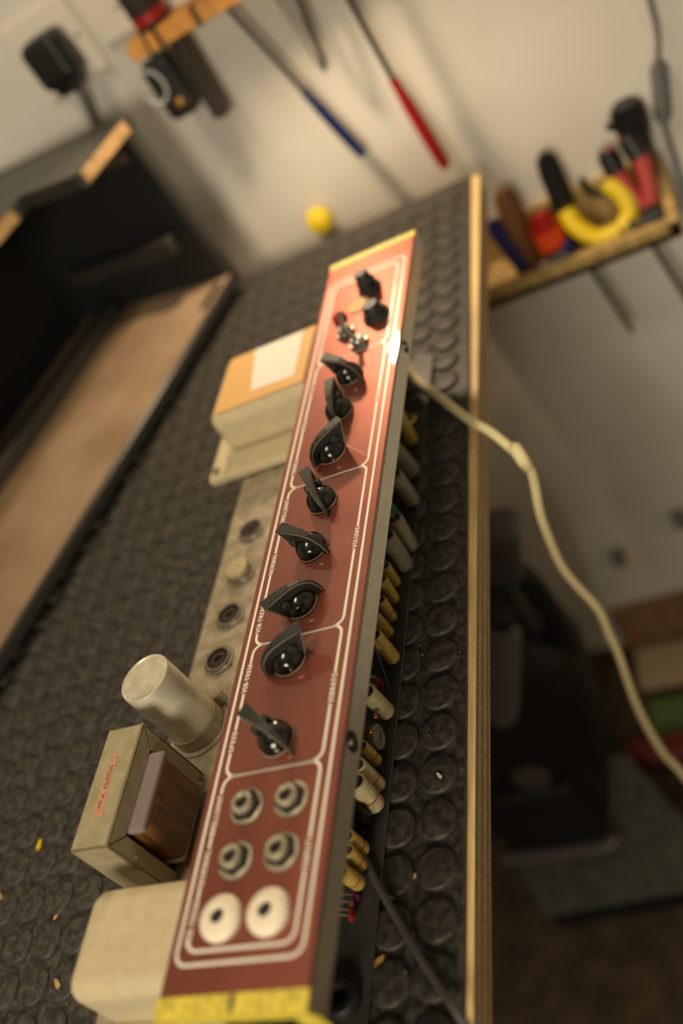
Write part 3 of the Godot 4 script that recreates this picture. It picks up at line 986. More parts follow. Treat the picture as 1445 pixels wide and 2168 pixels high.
func under_panel(t: Node3D, base: float) -> void:
	var board := part(t, "tag_board", boxm(Vector3(0.0185, base + 0.012, -PL + 0.03), Vector3(0.021, -0.02, -0.03), 0.0003), M["tagboard"])
	for i in 60:
		var z := -0.05 - i * 0.0085
		for y in [base + 0.015, -0.035]:
			part(board, "solder_tag", boxm(Vector3(0.021, y, z - 0.001), Vector3(0.025, y + 0.004, z + 0.001)), M["nickel"])
	# [z, x, bottom y, length, radius, material, stripe]
	var C := [[-0.3399, 0.048, -0.098, 0.03, 0.0062, "cap_grey", ""], [-0.3241, 0.0445, -0.099, 0.033, 0.0068, "cap_grey", ""], [-0.3056, 0.041, -0.095, 0.02, 0.004, "cap_yellow", ""],
		[-0.2913, 0.041, -0.095, 0.022, 0.0042, "cap_yellow", ""], [-0.275, 0.041, -0.095, 0.02, 0.004, "cap_yellow", "cap_red"], [-0.2623, 0.0402, -0.095, 0.021, 0.004, "cap_yellow", ""],
		[-0.2418, 0.0445, -0.097, 0.026, 0.0052, "cap_yellow", ""], [-0.2009, 0.044, -0.097, 0.026, 0.0058, "cap_cream", ""], [-0.1654, 0.0424, -0.094, 0.02, 0.0038, "cap_yellow", "cap_red"],
		[-0.1506, 0.0435, -0.097, 0.026, 0.0052, "cap_cream", "cap_red"], [-0.138, 0.043, -0.097, 0.026, 0.0062, "cap_cream", "cap_red"], [-0.1098, 0.0401, -0.094, 0.02, 0.0044, "cap_yellow", "cap_red"],
		[-0.1002, 0.0398, -0.094, 0.02, 0.0042, "cap_yellow", "cap_red"], [-0.0902, 0.0395, -0.094, 0.02, 0.0046, "cap_yellow", "cap_red"],
		[-0.386, 0.046, -0.098, 0.03, 0.0065, "cap_grey", ""], [-0.42, 0.042, -0.098, 0.034, 0.008, "cap_grey", ""], [-0.455, 0.04, -0.096, 0.03, 0.006, "cap_yellow", ""], [-0.362, 0.04, -0.094, 0.026, 0.0045, "cap_green", ""]]
	for c in C:
		var r: float = c[4]
		var h: float = c[3]
		var tilt := Vector3(rng.randf_range(-0.08, 0.08), 1, rng.randf_range(-0.1, 0.1))
		var xf := along(Vector3(c[1], c[2], c[0]), tilt)
		var o := part(t, "capacitor", lathem([Vector2(0, 0.0), Vector2(r * 0.6, 0.0), Vector2(r * 0.92, 0.0006), Vector2(r, 0.0018), Vector2(r, h - 0.0005), Vector2(r * 0.93, h), Vector2(r * 0.8, h), Vector2(r * 0.72, h - 0.001), Vector2(0, h - 0.001)], 22), M[c[5]], xf)
		part(o, "end_seal", lathem([Vector2(r * 0.74, h - 0.001), Vector2(r * 0.7, h - 0.0006), Vector2(0, h - 0.0004)], 18), M["tagboard"], xf)
		part(o, "lead_wire", tubem([xf * Vector3(0, h - 0.001, 0), xf * Vector3(0, h + 0.004, 0), Vector3(0.023, c[2] + h + 0.008, c[0])], 0.0004, 6), M["nickel"])
		if c[6]:
			part(o, "stripe", lathem([Vector2(r + 0.0001, h * 0.36), Vector2(r + 0.0001, h * 0.4)], 22), M[c[6]], xf)
	# round trimmer plate
	var dx := Transform3D(Basis(Vector3(0, 0, -1), Vector3(1, 0, 0), Vector3(0, -1, 0)), Vector3(0.044, -0.0895, -0.1795))
	var disc := part(t, "trimmer", lathem([Vector2(0.0078, -0.003), Vector2(0.0078, 0.0005), Vector2(0.0066, 0.001), Vector2(0.0062, 0.0004), Vector2(0.0045, 0.0004), Vector2(0.004, 0.0014), Vector2(0.0, 0.0014)], 28), M["cap_grey"], dx)
	part(disc, "screw_slot", boxm(Vector3(-0.0032, 0.0013, -0.0005), Vector3(0.0032, 0.0016, 0.0005)), M["black"], dx)
	for q in [[Vector3(0.044, -0.082, -0.189)], [Vector3(0.044, -0.0785, -0.1765)]]:
		part(t, "solder_lug", lathem([Vector2(0.0016, 0.0), Vector2(0.0018, 0.0015), Vector2(0.0012, 0.0024), Vector2(0, 0.0026)], 12), M["copper"], Transform3D(dx.basis, q[0]))
	for q in [[-0.13, 0.0375, 0.0045, 0.018], [-0.121, 0.036, 0.003, 0.012]]:
		part(t, "black_capacitor", lathem([Vector2(0, 0), Vector2(q[2] * 0.9, 0.0), Vector2(q[2], 0.001), Vector2(q[2], q[3] - 0.001), Vector2(q[2] * 0.9, q[3]), Vector2(0, q[3])], 18), M["black_plastic"], along(Vector3(q[1], -0.098, q[0]), Vector3(0.2, 1, 0.3)))
	# small resistors
	var cols := ["purple", "copper", "cap_red", "cap_red", "brown_wood", "brown_wood", "purple", "cap_red", "brown_wood", "copper", "brown_wood"]
	var zz := [-0.0835, -0.0785, -0.0755, -0.071, -0.214, -0.2175, -0.221, -0.2245, -0.2275, -0.211, -0.128]
	for i in zz.size():
		var p := Vector3(0.0375 - 0.001 * (i % 3), -0.0965 + 0.003 * (i % 2), zz[i])
		var o := part(t, "resistor", lathem([Vector2(0, -0.0045), Vector2(0.0013, -0.0045), Vector2(0.0017, -0.003), Vector2(0.0014, 0.0), Vector2(0.0017, 0.003), Vector2(0.0013, 0.0045), Vector2(0, 0.0045)], 12), M[cols[i]], along(p, Vector3(0.5, 1, rng.randf_range(-0.8, 0.8))))
		part(o, "lead_wire", tubem([p + Vector3(0, 0.004, 0), p + Vector3(-0.006, 0.009, 0.001), Vector3(0.024, p.y + 0.012, p.z)], 0.0004, 6), M["nickel"])
	part(t, "blue_wire", tubem(curve([Vector3(0.03, -0.055, -0.245), Vector3(0.044, -0.0645, -0.237), Vector3(0.047, -0.08, -0.2235), Vector3(0.0468, -0.094, -0.21), Vector3(0.044, -0.1, -0.2)]), 0.0008, 8), M["wire_blue"], Transform3D(), "dark blue hook-up wire")
	part(t, "grommet", lathem([Vector2(0.011, 0.0), Vector2(0.011, 0.004), Vector2(0.009, 0.007), Vector2(0.006, 0.007), Vector2(0.005, 0.002), Vector2(0, 0.002)], 24), M["black"], at(Vector3(0.034, base + 0.0016, -0.032)))
	for z in [-0.475, -0.505]:
		part(t, "wire", tubem(curve([Vector3(0.022, -0.06, z), Vector3(0.038, -0.085, z + 0.01), Vector3(0.04, -0.097, z - 0.012), Vector3(0.024, -0.099, z - 0.02)]), 0.0012, 8), M["yellow_plastic"] if z > -0.49 else M["black"])

# ------------------------------------------------------------------ black cabinet on the bench
func cabinet() -> void:
	# local frame: x runs along the open front (0 at the far end, negative towards the viewer), y up, z = depth behind the front
	var yaw := deg_to_rad(14.0)
	var u := Vector3(sin(yaw), 0, -cos(yaw))
	var d := Vector3(-cos(yaw), 0, -sin(yaw))
	var foot := 0.012
	var o := Vector3(-0.212, MAT_Y + STUD + foot, -0.85)
	var xf := Transform3D(Basis(u, Vector3.UP, d), o)
	var t := thing("amplifier_cabinet", "empty black amplifier cabinet with bare wood edges, lying open on the workbench", "cabinet", o - Vector3(0, foot, 0))
	var H := 0.13 - o.y
	var w := 0.016
	var len := 0.62
	var dep := 0.27
	# top board with a long cut-out along its front edge
	var b := MB.new()
	b.prism(PackedVector2Array([Vector2(0, 0), Vector2(0, dep), Vector2(-len, dep), Vector2(-len, 0.1), Vector2(-0.103, 0.098), Vector2(-0.112, 0.004), Vector2(-0.108, 0.0)]), H - w, H)
	var top := part(t, "top_board", b, M["tolex"], xf)
	part(top, "bare_edge", boxm(Vector3(-0.106, H - w + 0.001, -0.0008), Vector3(-0.012, H - 0.0015, 0.0006), 0.0004), M["raw_edge"], xf)
	part(top, "bare_edge", boxm(Vector3(-len, H - w + 0.001, 0.0955), Vector3(-0.125, H - 0.0015, 0.0995), 0.0004), M["raw_edge"], xf)
	b = MB.new()
	b.box(Vector3(-len, 0.0, 0.0), Vector3(0.0, w, dep), 0.003)
	part(t, "bottom_board", b, M["tolex"], xf)
	part(t, "inner_floor", boxm(Vector3(-len + w, w, 0.0015), Vector3(-w, w + 0.001, dep - w)), M["cab_floor"], xf)
	b = MB.new()
	b.rbox(Vector3(-w, 0.0, 0.0), Vector3(0.002, H + 0.0015, dep), 0.007, 5)
	part(t, "end_board", b, M["tolex"], xf)
	b = MB.new()
	b.box(Vector3(-len, 0.0, 0.0), Vector3(-len + w, H, dep), 0.003)
	part(t, "end_board", b, M["tolex"], xf)
	part(t, "back_board", boxm(Vector3(-len + w, w, dep - 0.012), Vector3(-w, H - w, dep)), M["cab_inside"], xf)
	part(t, "inner_lining", boxm(Vector3(-w - 0.002, w, 0.006), Vector3(-w, H - w, dep - 0.012)), M["cab_inside"], xf)
	# battens screwed to the inside of the far end
	part(t, "batten", boxm(Vector3(-0.04, w + 0.055, 0.03), Vector3(-w - 0.002, w + 0.075, 0.2), 0.002), M["tolex"], xf)
	part(t, "batten", boxm(Vector3(-0.021, H - w - 0.024, 0.02), Vector3(-w - 0.002, H - w - 0.01, 0.06), 0.001), M["dark_wood"], xf)
	part(t, "batten", boxm(Vector3(-len + w, w + 0.001, 0.17), Vector3(-0.03, w + 0.022, 0.19), 0.002), M["tolex"], xf)
	part(t, "catch_slot", boxm(Vector3(-0.075, w + 0.001, 0.006), Vector3(-0.03, w + 0.003, 0.016), 0.0008), M["black"], xf)
	for x in [-0.05, -0.56]:
		for z in [0.03, 0.23]:
			part(t, "rubber_foot", lathem([Vector2(0.013, -foot), Vector2(0.015, 0.0), Vector2(0, 0.0)], 20), M["black"], xf * Transform3D(Basis(), Vector3(x, 0, z)))

func cords() -> void:
	var top := MAT_Y + STUD
	var r := 0.0037
	var t := thing("mains_cord", "cream mains cord with a knot, hanging off the workbench edge", "cord", Vector3(0.09, top, -0.46))
	var p := [Vector3(0.03, top + r + 0.016, -0.548), Vector3(0.04, top + r + 0.005, -0.53), Vector3(0.06, top + r + 0.001, -0.503), Vector3(0.09, top + r + 0.001, -0.459), Vector3(0.108, top + 0.003, -0.438), Vector3(0.124, -0.114, -0.42), Vector3(0.1265, -0.1285, -0.419), Vector3(0.1239, -0.1438, -0.42), Vector3(0.115, -0.178, -0.42), Vector3(0.1097, -0.2135, -0.42), Vector3(0.1075, -0.24, -0.42), Vector3(0.109, -0.264, -0.42), Vector3(0.1154, -0.3077, -0.42), Vector3(0.1125, -0.345, -0.42), Vector3(0.1098, -0.3789, -0.42), Vector3(0.0989, -0.4648, -0.42), Vector3(0.0965, -0.5456, -0.42), Vector3(0.1028, -0.5964, -0.42), Vector3(0.12, -0.7, -0.4), Vector3(0.15, -0.85, -0.36), Vector3(0.2, FLOOR + r, -0.3), Vector3(0.35, FLOOR + r, -0.2)]
	part(t, "cable", tubem(curve(p, 6), r, 14), M["cord_cream"])
	var k := Vector3(0.1245, -0.1155, -0.4195)
	var path := []
	for i in 19:
		var a := TAU * i / 14.0
		path.append(k + Vector3(0.35 * cos(a) + 0.12 * (i / 9.0 - 1.0), 0.95 * sin(a), 0.75 * cos(a)) * 0.0098)
	part(t, "knot", tubem(path, r * 1.12, 12), M["cord_cream"])
	# dark thin lead leaving the chassis near the viewer
	var r2 := 0.0021
	t = thing("audio_lead", "thin dark grey lead running from the chassis over the rubber mat", "cord", Vector3(0.07, top, -0.06))
	part(t, "cable", tubem(curve([Vector3(0.026, top + 0.008, -0.128), Vector3(0.034, top + 0.0065, -0.116), Vector3(0.0405, top + 0.0055, -0.104), Vector3(0.052, top + r2 + 0.002, -0.0855), Vector3(0.062, top + r2 + 0.0004, -0.071), Vector3(0.0735, top + r2 + 0.0004, -0.0545), Vector3(0.088, top + r2 + 0.0004, -0.036), Vector3(0.104, top + r2 + 0.0006, -0.0165), Vector3(0.119, -0.115, 0.0), Vector3(0.128, -0.17, 0.012), Vector3(0.13, -0.35, 0.02), Vector3(0.14, -0.8, 0.03), Vector3(0.2, FLOOR + r2, 0.06), Vector3(0.3, FLOOR + r2, 0.1)]), r2, 12), M["cord_grey"])
	part(t, "strain_relief", lathem([Vector2(0.0022, 0.0), Vector2(0.0034, 0.002), Vector2(0.0034, 0.008), Vector2(0.0024, 0.012), Vector2(0, 0.012)], 16), M["black"], along(Vector3(0.03, top + 0.0062, -0.122), Vector3(0.55, -0.08, 0.8)))

# ------------------------------------------------------------------ things on the wall
func wall_things() -> void:
	var W := WALL
	# socket plates
	var t := thing("wall_socket", "white wall socket plate behind the black plug", "socket", Vector3(-0.288, 0.2, W))
	var b := MB.new()
	b.rbox(Vector3(-0.336, 0.158, W - 0.003), Vector3(-0.246, 0.246, W + 0.008), 0.004, 3)
	part(t, "plate", b, M["socket_white"])
	for x in [-0.326, -0.256]:
		part(t, "screw", lathem([Vector2(0.003, 0), Vector2(0.0026, 0.001), Vector2(0, 0.0012)], 14), M["nickel"], along(Vector3(x, 0.202, W + 0.008), Vector3(0, 0, 1)))
	t = thing("switch_plate", "white switch plate beside the socket, half above the wooden rack", "switch", Vector3(-0.195, 0.22, W))
	b = MB.new()
	b.rbox(Vector3(-0.238, 0.176, W - 0.003), Vector3(-0.15, 0.264, W + 0.008), 0.004, 3)
	part(t, "plate", b, M["socket_white"])
	part(t, "rocker", boxm(Vector3(-0.204, 0.205, W + 0.008), Vector3(-0.186, 0.236, W + 0.012), 0.002), M["socket_white"])
	# plug
	var pp := Vector3(-0.287, 0.195, W + 0.012)
	t = thing("power_plug", "black mains plug pushed into the wall socket", "plug", pp)
	b = MB.new()
	b.rbox(pp + Vector3(-0.025, -0.024, 0.0), pp + Vector3(0.025, 0.030, 0.036), 0.0115, 5)
	part(t, "body", b, M["black_plastic"])
	b = MB.new()
	b.rbox(pp + Vector3(-0.017, -0.034, 0.004), pp + Vector3(0.017, 0.0, 0.032), 0.008, 4)
	part(t, "neck", b, M["black_plastic"])
	part(t, "cable", tubem(curve([pp + Vector3(0, -0.03, 0.014), pp + Vector3(0.0, -0.045, 0.012), pp + Vector3(-0.012, -0.08, 0.006), pp + Vector3(-0.02, -0.14, 0.004), pp + Vector3(-0.03, -0.31, 0.004)]), 0.0038, 10), M["cord_grey"])

	# wooden tool rack
	var ry := 0.155
	t = thing("tool_rack", "pale wooden tool rack screwed to the wall above the tools", "rack", Vector3(0.0, ry, W))
	part(t, "board", boxm(Vector3(-0.2, ry, W), Vector3(0.34, ry + 0.019, W + 0.045), 0.0015), M["pine"])
	for x in [-0.163, -0.115, 0.12]:
		part(t, "strap", boxm(Vector3(x, ry - 0.001, W + 0.03), Vector3(x + 0.005, ry + 0.020, W + 0.0462), 0.0005), M["black"])
	# jar standing on the rack
	t = thing("brown_jar", "small dark brown jar with a red band standing on the wooden rack", "jar", Vector3(-0.165, ry + 0.019, W + 0.022))
	part(t, "body", lathem([Vector2(0, 0), Vector2(0.018, 0), Vector2(0.02, 0.003), Vector2(0.02, 0.045), Vector2(0.014, 0.05), Vector2(0.014, 0.054), Vector2(0, 0.054)], 28), M["leather"], at(t.position))
	part(t, "band", lathem([Vector2(0.0203, 0.006), Vector2(0.0203, 0.016)], 28), M["red_plastic"], at(t.position))
	part(t, "lid", lathem([Vector2(0.016, 0.054), Vector2(0.016, 0.064), Vector2(0, 0.065)], 28), M["black_plastic"], at(t.position))

	# leather pouch with brass stud, ring and strap, below the rack's left end
	var q := Vector3(-0.178, 0.118, W + 0.045)
	t = thing("tool_pouch", "small black leather pouch with a brass stud hanging under the rack", "pouch", q + Vector3(0, -0.03, 0))
	b = MB.new()
	b.rbox(q + Vector3(-0.02, -0.033, -0.012), q + Vector3(0.017, 0.034, 0.012), 0.009, 5)
	part(t, "body", b, M["bag_black"])
	part(t, "brass_stud", lathem([Vector2(0.006, 0), Vector2(0.005, 0.002), Vector2(0, 0.003)], 18), M["brass"], along(q + Vector3(0.002, -0.016, 0.012), Vector3(0, 0, 1)))
	part(t, "hanger", tubem([q + Vector3(0, 0.03, 0), q + Vector3(0.004, 0.06, 0)], 0.002), M["black"])
	var ring := []
	for i in 21:
		ring.append(q + Vector3(-0.012 + 0.014 * cos(TAU * i / 20), 0.012 + 0.018 * sin(TAU * i / 20), 0.017))
	t = thing("plastic_ring", "clear plastic ring hanging in front of the leather pouch", "ring", q + Vector3(-0.012, -0.006, 0.017))
	part(t, "ring", tubem(ring, 0.0022, 8), M["clear"])
	t = thing("leather_sheath", "dark brown leather sheath hanging beside the black pouch", "sheath", Vector3(-0.155, 0.06, W + 0.03))
	b = MB.new()
	b.t = Transform3D(Basis(Vector3.FORWARD, 0.05), Vector3(-0.152, 0.107, W + 0.03))
	b.rbox(Vector3(-0.01, -0.047, -0.006), Vector3(0.01, 0.047, 0.006), 0.0055, 4)
	part(t, "body", b, M["leather"])

	# screwdrivers hanging from the rack
	screwdriver("screwdriver", "long thin screwdriver with a blue handle hanging from the rack", Vector3(-0.0845, ry, W + 0.03), Vector3(-0.059, 0.0452, W + 0.03), Vector3(-0.0362, -0.0501, W + 0.03), 0.0028, 0.0062, "blue_plastic")
	screwdriver("screwdriver", "long thin screwdriver with a red handle hanging from the rack", Vector3(0.0305, ry, W + 0.03), Vector3(0.0331, 0.0123, W + 0.03), Vector3(0.0404, -0.1039, W + 0.03), 0.0034, 0.0074, "red_plastic")
	t = thing("tweezers", "long dark steel tweezers hanging from the rack between two screwdrivers", "tweezers", Vector3(-0.028, 0.05, W + 0.03))
	part(t, "prong", tubem([Vector3(-0.033, ry, W + 0.03), Vector3(-0.0335, 0.12, W + 0.03), Vector3(-0.0297, 0.06, W + 0.03), Vector3(-0.027, 0.0505, W + 0.03)], [0.0022, 0.0022, 0.002, 0.001]), M["grey_plastic"])
	part(t, "prong", tubem([Vector3(-0.0145, ry, W + 0.03), Vector3(-0.0155, 0.12, W + 0.03), Vector3(-0.0235, 0.06, W + 0.03), Vector3(-0.0265, 0.0505, W + 0.03)], [0.0032, 0.0032, 0.003, 0.0014]), M["dark_steel"])
	part(t, "bridge", tubem([Vector3(-0.033, ry - 0.004, W + 0.03), Vector3(-0.0145, ry - 0.004, W + 0.03)], 0.003), M["dark_steel"])

	# yellow hook behind the bench
	t = thing("yellow_hook", "small bright yellow knob on the wall behind the bench", "hook", Vector3(-0.131, -0.107, W))
	part(t, "stem", lathem([Vector2(0.006, 0), Vector2(0.006, 0.01), Vector2(0, 0.01)], 18), M["yellow_plastic"], along(t.position, Vector3(0, 0, 1)))
	part(t, "knob", lathem([Vector2(0.004, 0.008), Vector2(0.014, 0.010), Vector2(0.0165, 0.016), Vector2(0.014, 0.022), Vector2(0.006, 0.025), Vector2(0, 0.0255)], 24), M["yellow_plastic"], along(t.position, Vector3(0.1, 0.2, 1)))

	# cable with an inline coupler, upper right
	t = thing("wall_cable", "grey cable with a pale inline coupler running down the wall beside the tray", "cable", Vector3(0.26, -0.3, W))
	part(t, "cable", tubem(curve([Vector3(0.297, 0.2, W + 0.004), Vector3(0.2907, -0.046, W + 0.004), Vector3(0.279, -0.108, W + 0.006), Vector3(0.266, -0.168, W + 0.006), Vector3(0.262, -0.27, W + 0.004), Vector3(0.262, -0.5, W + 0.004), Vector3(0.262, FLOOR, W + 0.004)]), 0.0032, 10), M["grey_plastic"])
	part(t, "coupler", tubem([Vector3(0.2795, -0.104, W + 0.009), Vector3(0.278, -0.112, W + 0.009), Vector3(0.267, -0.163, W + 0.009), Vector3(0.2655, -0.171, W + 0.009)], [0.005, 0.0095, 0.0095, 0.005], 16), M["grey_plastic"])

	# two small clips low on the wall
	for c in [[Vector3(-0.0058, -0.8193, W), "small grey clip with a yellow tip low on the wall, nearer the bench"], [Vector3(0.1044, -0.7722, W), "small grey clip with a yellow tip low on the wall, farther right"]]:
		t = thing("wall_clip", c[1], "clip", c[0], "small clips low on the wall")
		b = MB.new()
		b.rbox(c[0] + Vector3(-0.012, -0.016, 0), c[0] + Vector3(0.010, 0.016, 0.018), 0.005, 3)
		part(t, "body", b, M["grey_plastic"])
		part(t, "tip", lathem([Vector2(0.006, 0), Vector2(0.006, 0.006), Vector2(0.003, 0.01), Vector2(0, 0.01)], 14), M["yellow_plastic"], along(c[0] + Vector3(0.008, -0.004, 0.01), Vector3(1, -0.2, 0.1)))

func screwdriver(called: String, label: String, a: Vector3, j: Vector3, e: Vector3, rs: float, rh: float, m: String) -> void:
	var t := thing(called, label, "screwdriver", e)
	part(t, "shaft", tubem([a, j], rs, 12), M["dark_steel"])
	var d := e - j
	var h := tubem([j, j + d * 0.02, j + d * 0.1, j + d * 0.3, j + d * 0.55, j + d * 0.8, j + d * 0.96, e], [rs, rh * 0.7, rh * 0.72, rh * 0.95, rh, rh, rh * 0.9, rh * 0.5], 16)
	part(t, "handle", h, M[m])

func tray_things() -> void:
	var W := WALL
	var F := -0.862
	var y := -0.262
	var t := thing("tool_tray", "shallow wooden tray of hand tools fixed to the white wall", "tray", Vector3(0.12, y, -0.9))
	var x0 := -0.03
	var x1 := 0.252
	part(t, "base_board", boxm(Vector3(x0, y, W), Vector3(x1, y + 0.01, F), 0.001), M["tray_wood"])
	part(t, "front_lip", boxm(Vector3(x0, y, F - 0.012), Vector3(x1, y + 0.022, F), 0.001), M["tray_wood"])
	part(t, "back_board", boxm(Vector3(x0, y + 0.01, W), Vector3(x1, y + 0.06, W + 0.008), 0.001), M["tray_wood"])
	var e := MB.new()
	e.prism(PackedVector2Array([Vector2(F, y + 0.0), Vector2(F, y + 0.02), Vector2(W, y + 0.058), Vector2(W, y)]), -0.012, 0.0)
	part(t, "end_board", e, M["tray_wood"], Transform3D(Basis(Vector3(0, 0, 1), Vector3(1, 0, 0), Vector3(0, 1, 0)), Vector3(x1, 0, 0)))
	var f := y + 0.0105
	# pliers: two curved handles from a pivot
	pliers("pliers with thick yellow handles lying in the wooden tray", [Vector3(0.142, f + 0.05, -0.905), Vector3(0.147, f + 0.03, -0.895), Vector3(0.165, f + 0.012, -0.886), Vector3(0.19, f + 0.012, -0.885)], [Vector3(0.192, f + 0.062, -0.907), Vector3(0.204, f + 0.045, -0.9), Vector3(0.206, f + 0.025, -0.892), Vector3(0.192, f + 0.013, -0.885)], 0.0118, "yellow_plastic", Vector3(0.2, f + 0.012, -0.8845), Vector3(0.21, f + 0.011, -0.8845))
	pliers("pliers with red and black handles leaning on the tray's right end", [Vector3(0.203, f + 0.092, -0.915), Vector3(0.207, f + 0.06, -0.907), Vector3(0.217, f + 0.03, -0.898), Vector3(0.226, f + 0.015, -0.894)], [Vector3(0.227, f + 0.096, -0.92), Vector3(0.234, f + 0.065, -0.91), Vector3(0.232, f + 0.035, -0.9), Vector3(0.228, f + 0.015, -0.894)], 0.0105, "red_rubber", Vector3(0.228, f + 0.015, -0.893), Vector3(0.2285, f + 0.012, -0.889), "black_plastic")
	t = thing("torch", "dark grey torch standing behind the red pliers", "torch", Vector3(0.232, f, -0.93))
	part(t, "barrel", tubem([Vector3(0.232, f, -0.93), Vector3(0.234, f + 0.07, -0.932), Vector3(0.235, f + 0.095, -0.932), Vector3(0.236, f + 0.118, -0.932), Vector3(0.236, f + 0.124, -0.932)], [0.013, 0.0145, 0.018, 0.0185, 0.013], 20), M["black_plastic"])
	part(t, "switch", tubem([Vector3(0.221, f + 0.105, -0.925), Vector3(0.212, f + 0.112, -0.924)], 0.004), M["black_plastic"])
	# single handles standing in the tray
	var H := [
		["chisel", "brown wooden tool handle standing at the tray's left end", Vector3(0.083, f, -0.902), Vector3(0.0865, f + 0.1, -0.912), 0.0145, "brown_wood"],
		["screwdriver", "dark blue screwdriver handle beside the brown wooden handle", Vector3(0.0735, f, -0.892), Vector3(0.062, f + 0.075, -0.904), 0.0105, "blue_plastic"],
		["screwdriver", "black screwdriver handle standing upright in the tray", Vector3(0.139, f, -0.915), Vector3(0.142, f + 0.115, -0.922), 0.0135, "black_plastic"],
		["screwdriver", "stubby red and orange screwdriver handle in the tray", Vector3(0.114, f, -0.89), Vector3(0.1165, f + 0.062, -0.898), 0.0165, "red_plastic"],
		["punch", "dark blue stubby punch lying before the orange handle", Vector3(0.108, f + 0.008, -0.884), Vector3(0.138, f + 0.02, -0.884), 0.0085, "blue_plastic"],
		["drill_bit_case", "small black cylinder case lying by the tray's front lip", Vector3(0.107, f + 0.009, -0.878), Vector3(0.13, f + 0.01, -0.88), 0.0115, "black_plastic"],
		["punch", "black rod lying at the right end of the tray", Vector3(0.214, f + 0.012, -0.883), Vector3(0.236, f + 0.013, -0.886), 0.013, "black_plastic"]]
	for h in H:
		var a: Vector3 = h[2]
		var d: Vector3 = h[3] - a
		var r: float = h[4]
		t = thing(h[0], h[1], h[0].split("_")[0] if h[0] != "drill_bit_case" else "case", a)
		part(t, "handle", tubem([a, a + d * 0.02, a + d * 0.2, a + d * 0.5, a + d * 0.8, a + d * 0.94, a + d], [r * 0.5, r * 0.8, r * 0.8, r, r, r * 0.85, r * 0.4], 18), M[h[5]])
		if h[5] == "red_plastic":
			part(t, "grip_ring", tubem([a + d * 0.35, a + d * 0.7], r * 1.06, 18), M["orange_plastic"])
	t = thing("paper_tag", "small pale paper tag lying in the tray beside the black case", "tag", Vector3(0.098, f, -0.885))
	part(t, "tag", boxm(Vector3(0.088, f, -0.898), Vector3(0.104, f + 0.002, -0.877), 0.0004), M["paper"])
	t = thing("cable_loop", "curved black cable loop lying behind the yellow pliers", "cable", Vector3(0.175, f + 0.03, -0.935))
	part(t, "cable", tubem(curve([Vector3(0.165, f + 0.06, -0.938), Vector3(0.167, f + 0.045, -0.937), Vector3(0.178, f + 0.035, -0.936), Vector3(0.195, f + 0.034, -0.936)]), 0.004, 10), M["black_plastic"])
	# two tools hooked under the tray
	for q in [[Vector3(0.139, y, -0.9), Vector3(0.1545, -0.38, -0.9), "thin dark steel rod hanging under the middle of the tray"], [Vector3(0.211, y, -0.9), Vector3(0.228, -0.375, -0.9), "thin dark steel rod hanging under the tray's right end"]]:
		t = thing("steel_rod", q[2], "rod", q[1], "steel rods under the tray")
		part(t, "rod", tubem([q[0], q[1]], 0.0032, 10), M["dark_steel"])
		part(t, "tip", tubem([q[1], q[1] + (q[1] - q[0]).normalized() * 0.012], [0.0032, 0.001], 10), M["dark_steel"])

func pliers(label: String, a: Array, b: Array, r: float, m: String, j0: Vector3, j1: Vector3, m2 := "") -> void:
	var t := thing("pliers", label, "pliers", Vector3(j0.x, -0.2515, j0.z))
	for q in [a, b]:
		var c := curve(q, 5)
		var rr := []
		for i in c.size():
			rr.append(r * (0.75 if i == 0 else 1.0 - 0.25 * float(i) / c.size()))
		var h := part(t, "handle", tubem(c, rr, 14), M[m])
		if m2:
			part(h, "grip_end", tubem([c[0], c[2], c[4]], [r * 0.9, r * 1.12, r * 1.06], 14), M[m2])
	part(t, "jaw", tubem([j0, j0.lerp(j1, 0.4), j1], [r * 0.8, r * 0.9, r * 0.3], 10), M["dark_steel"])

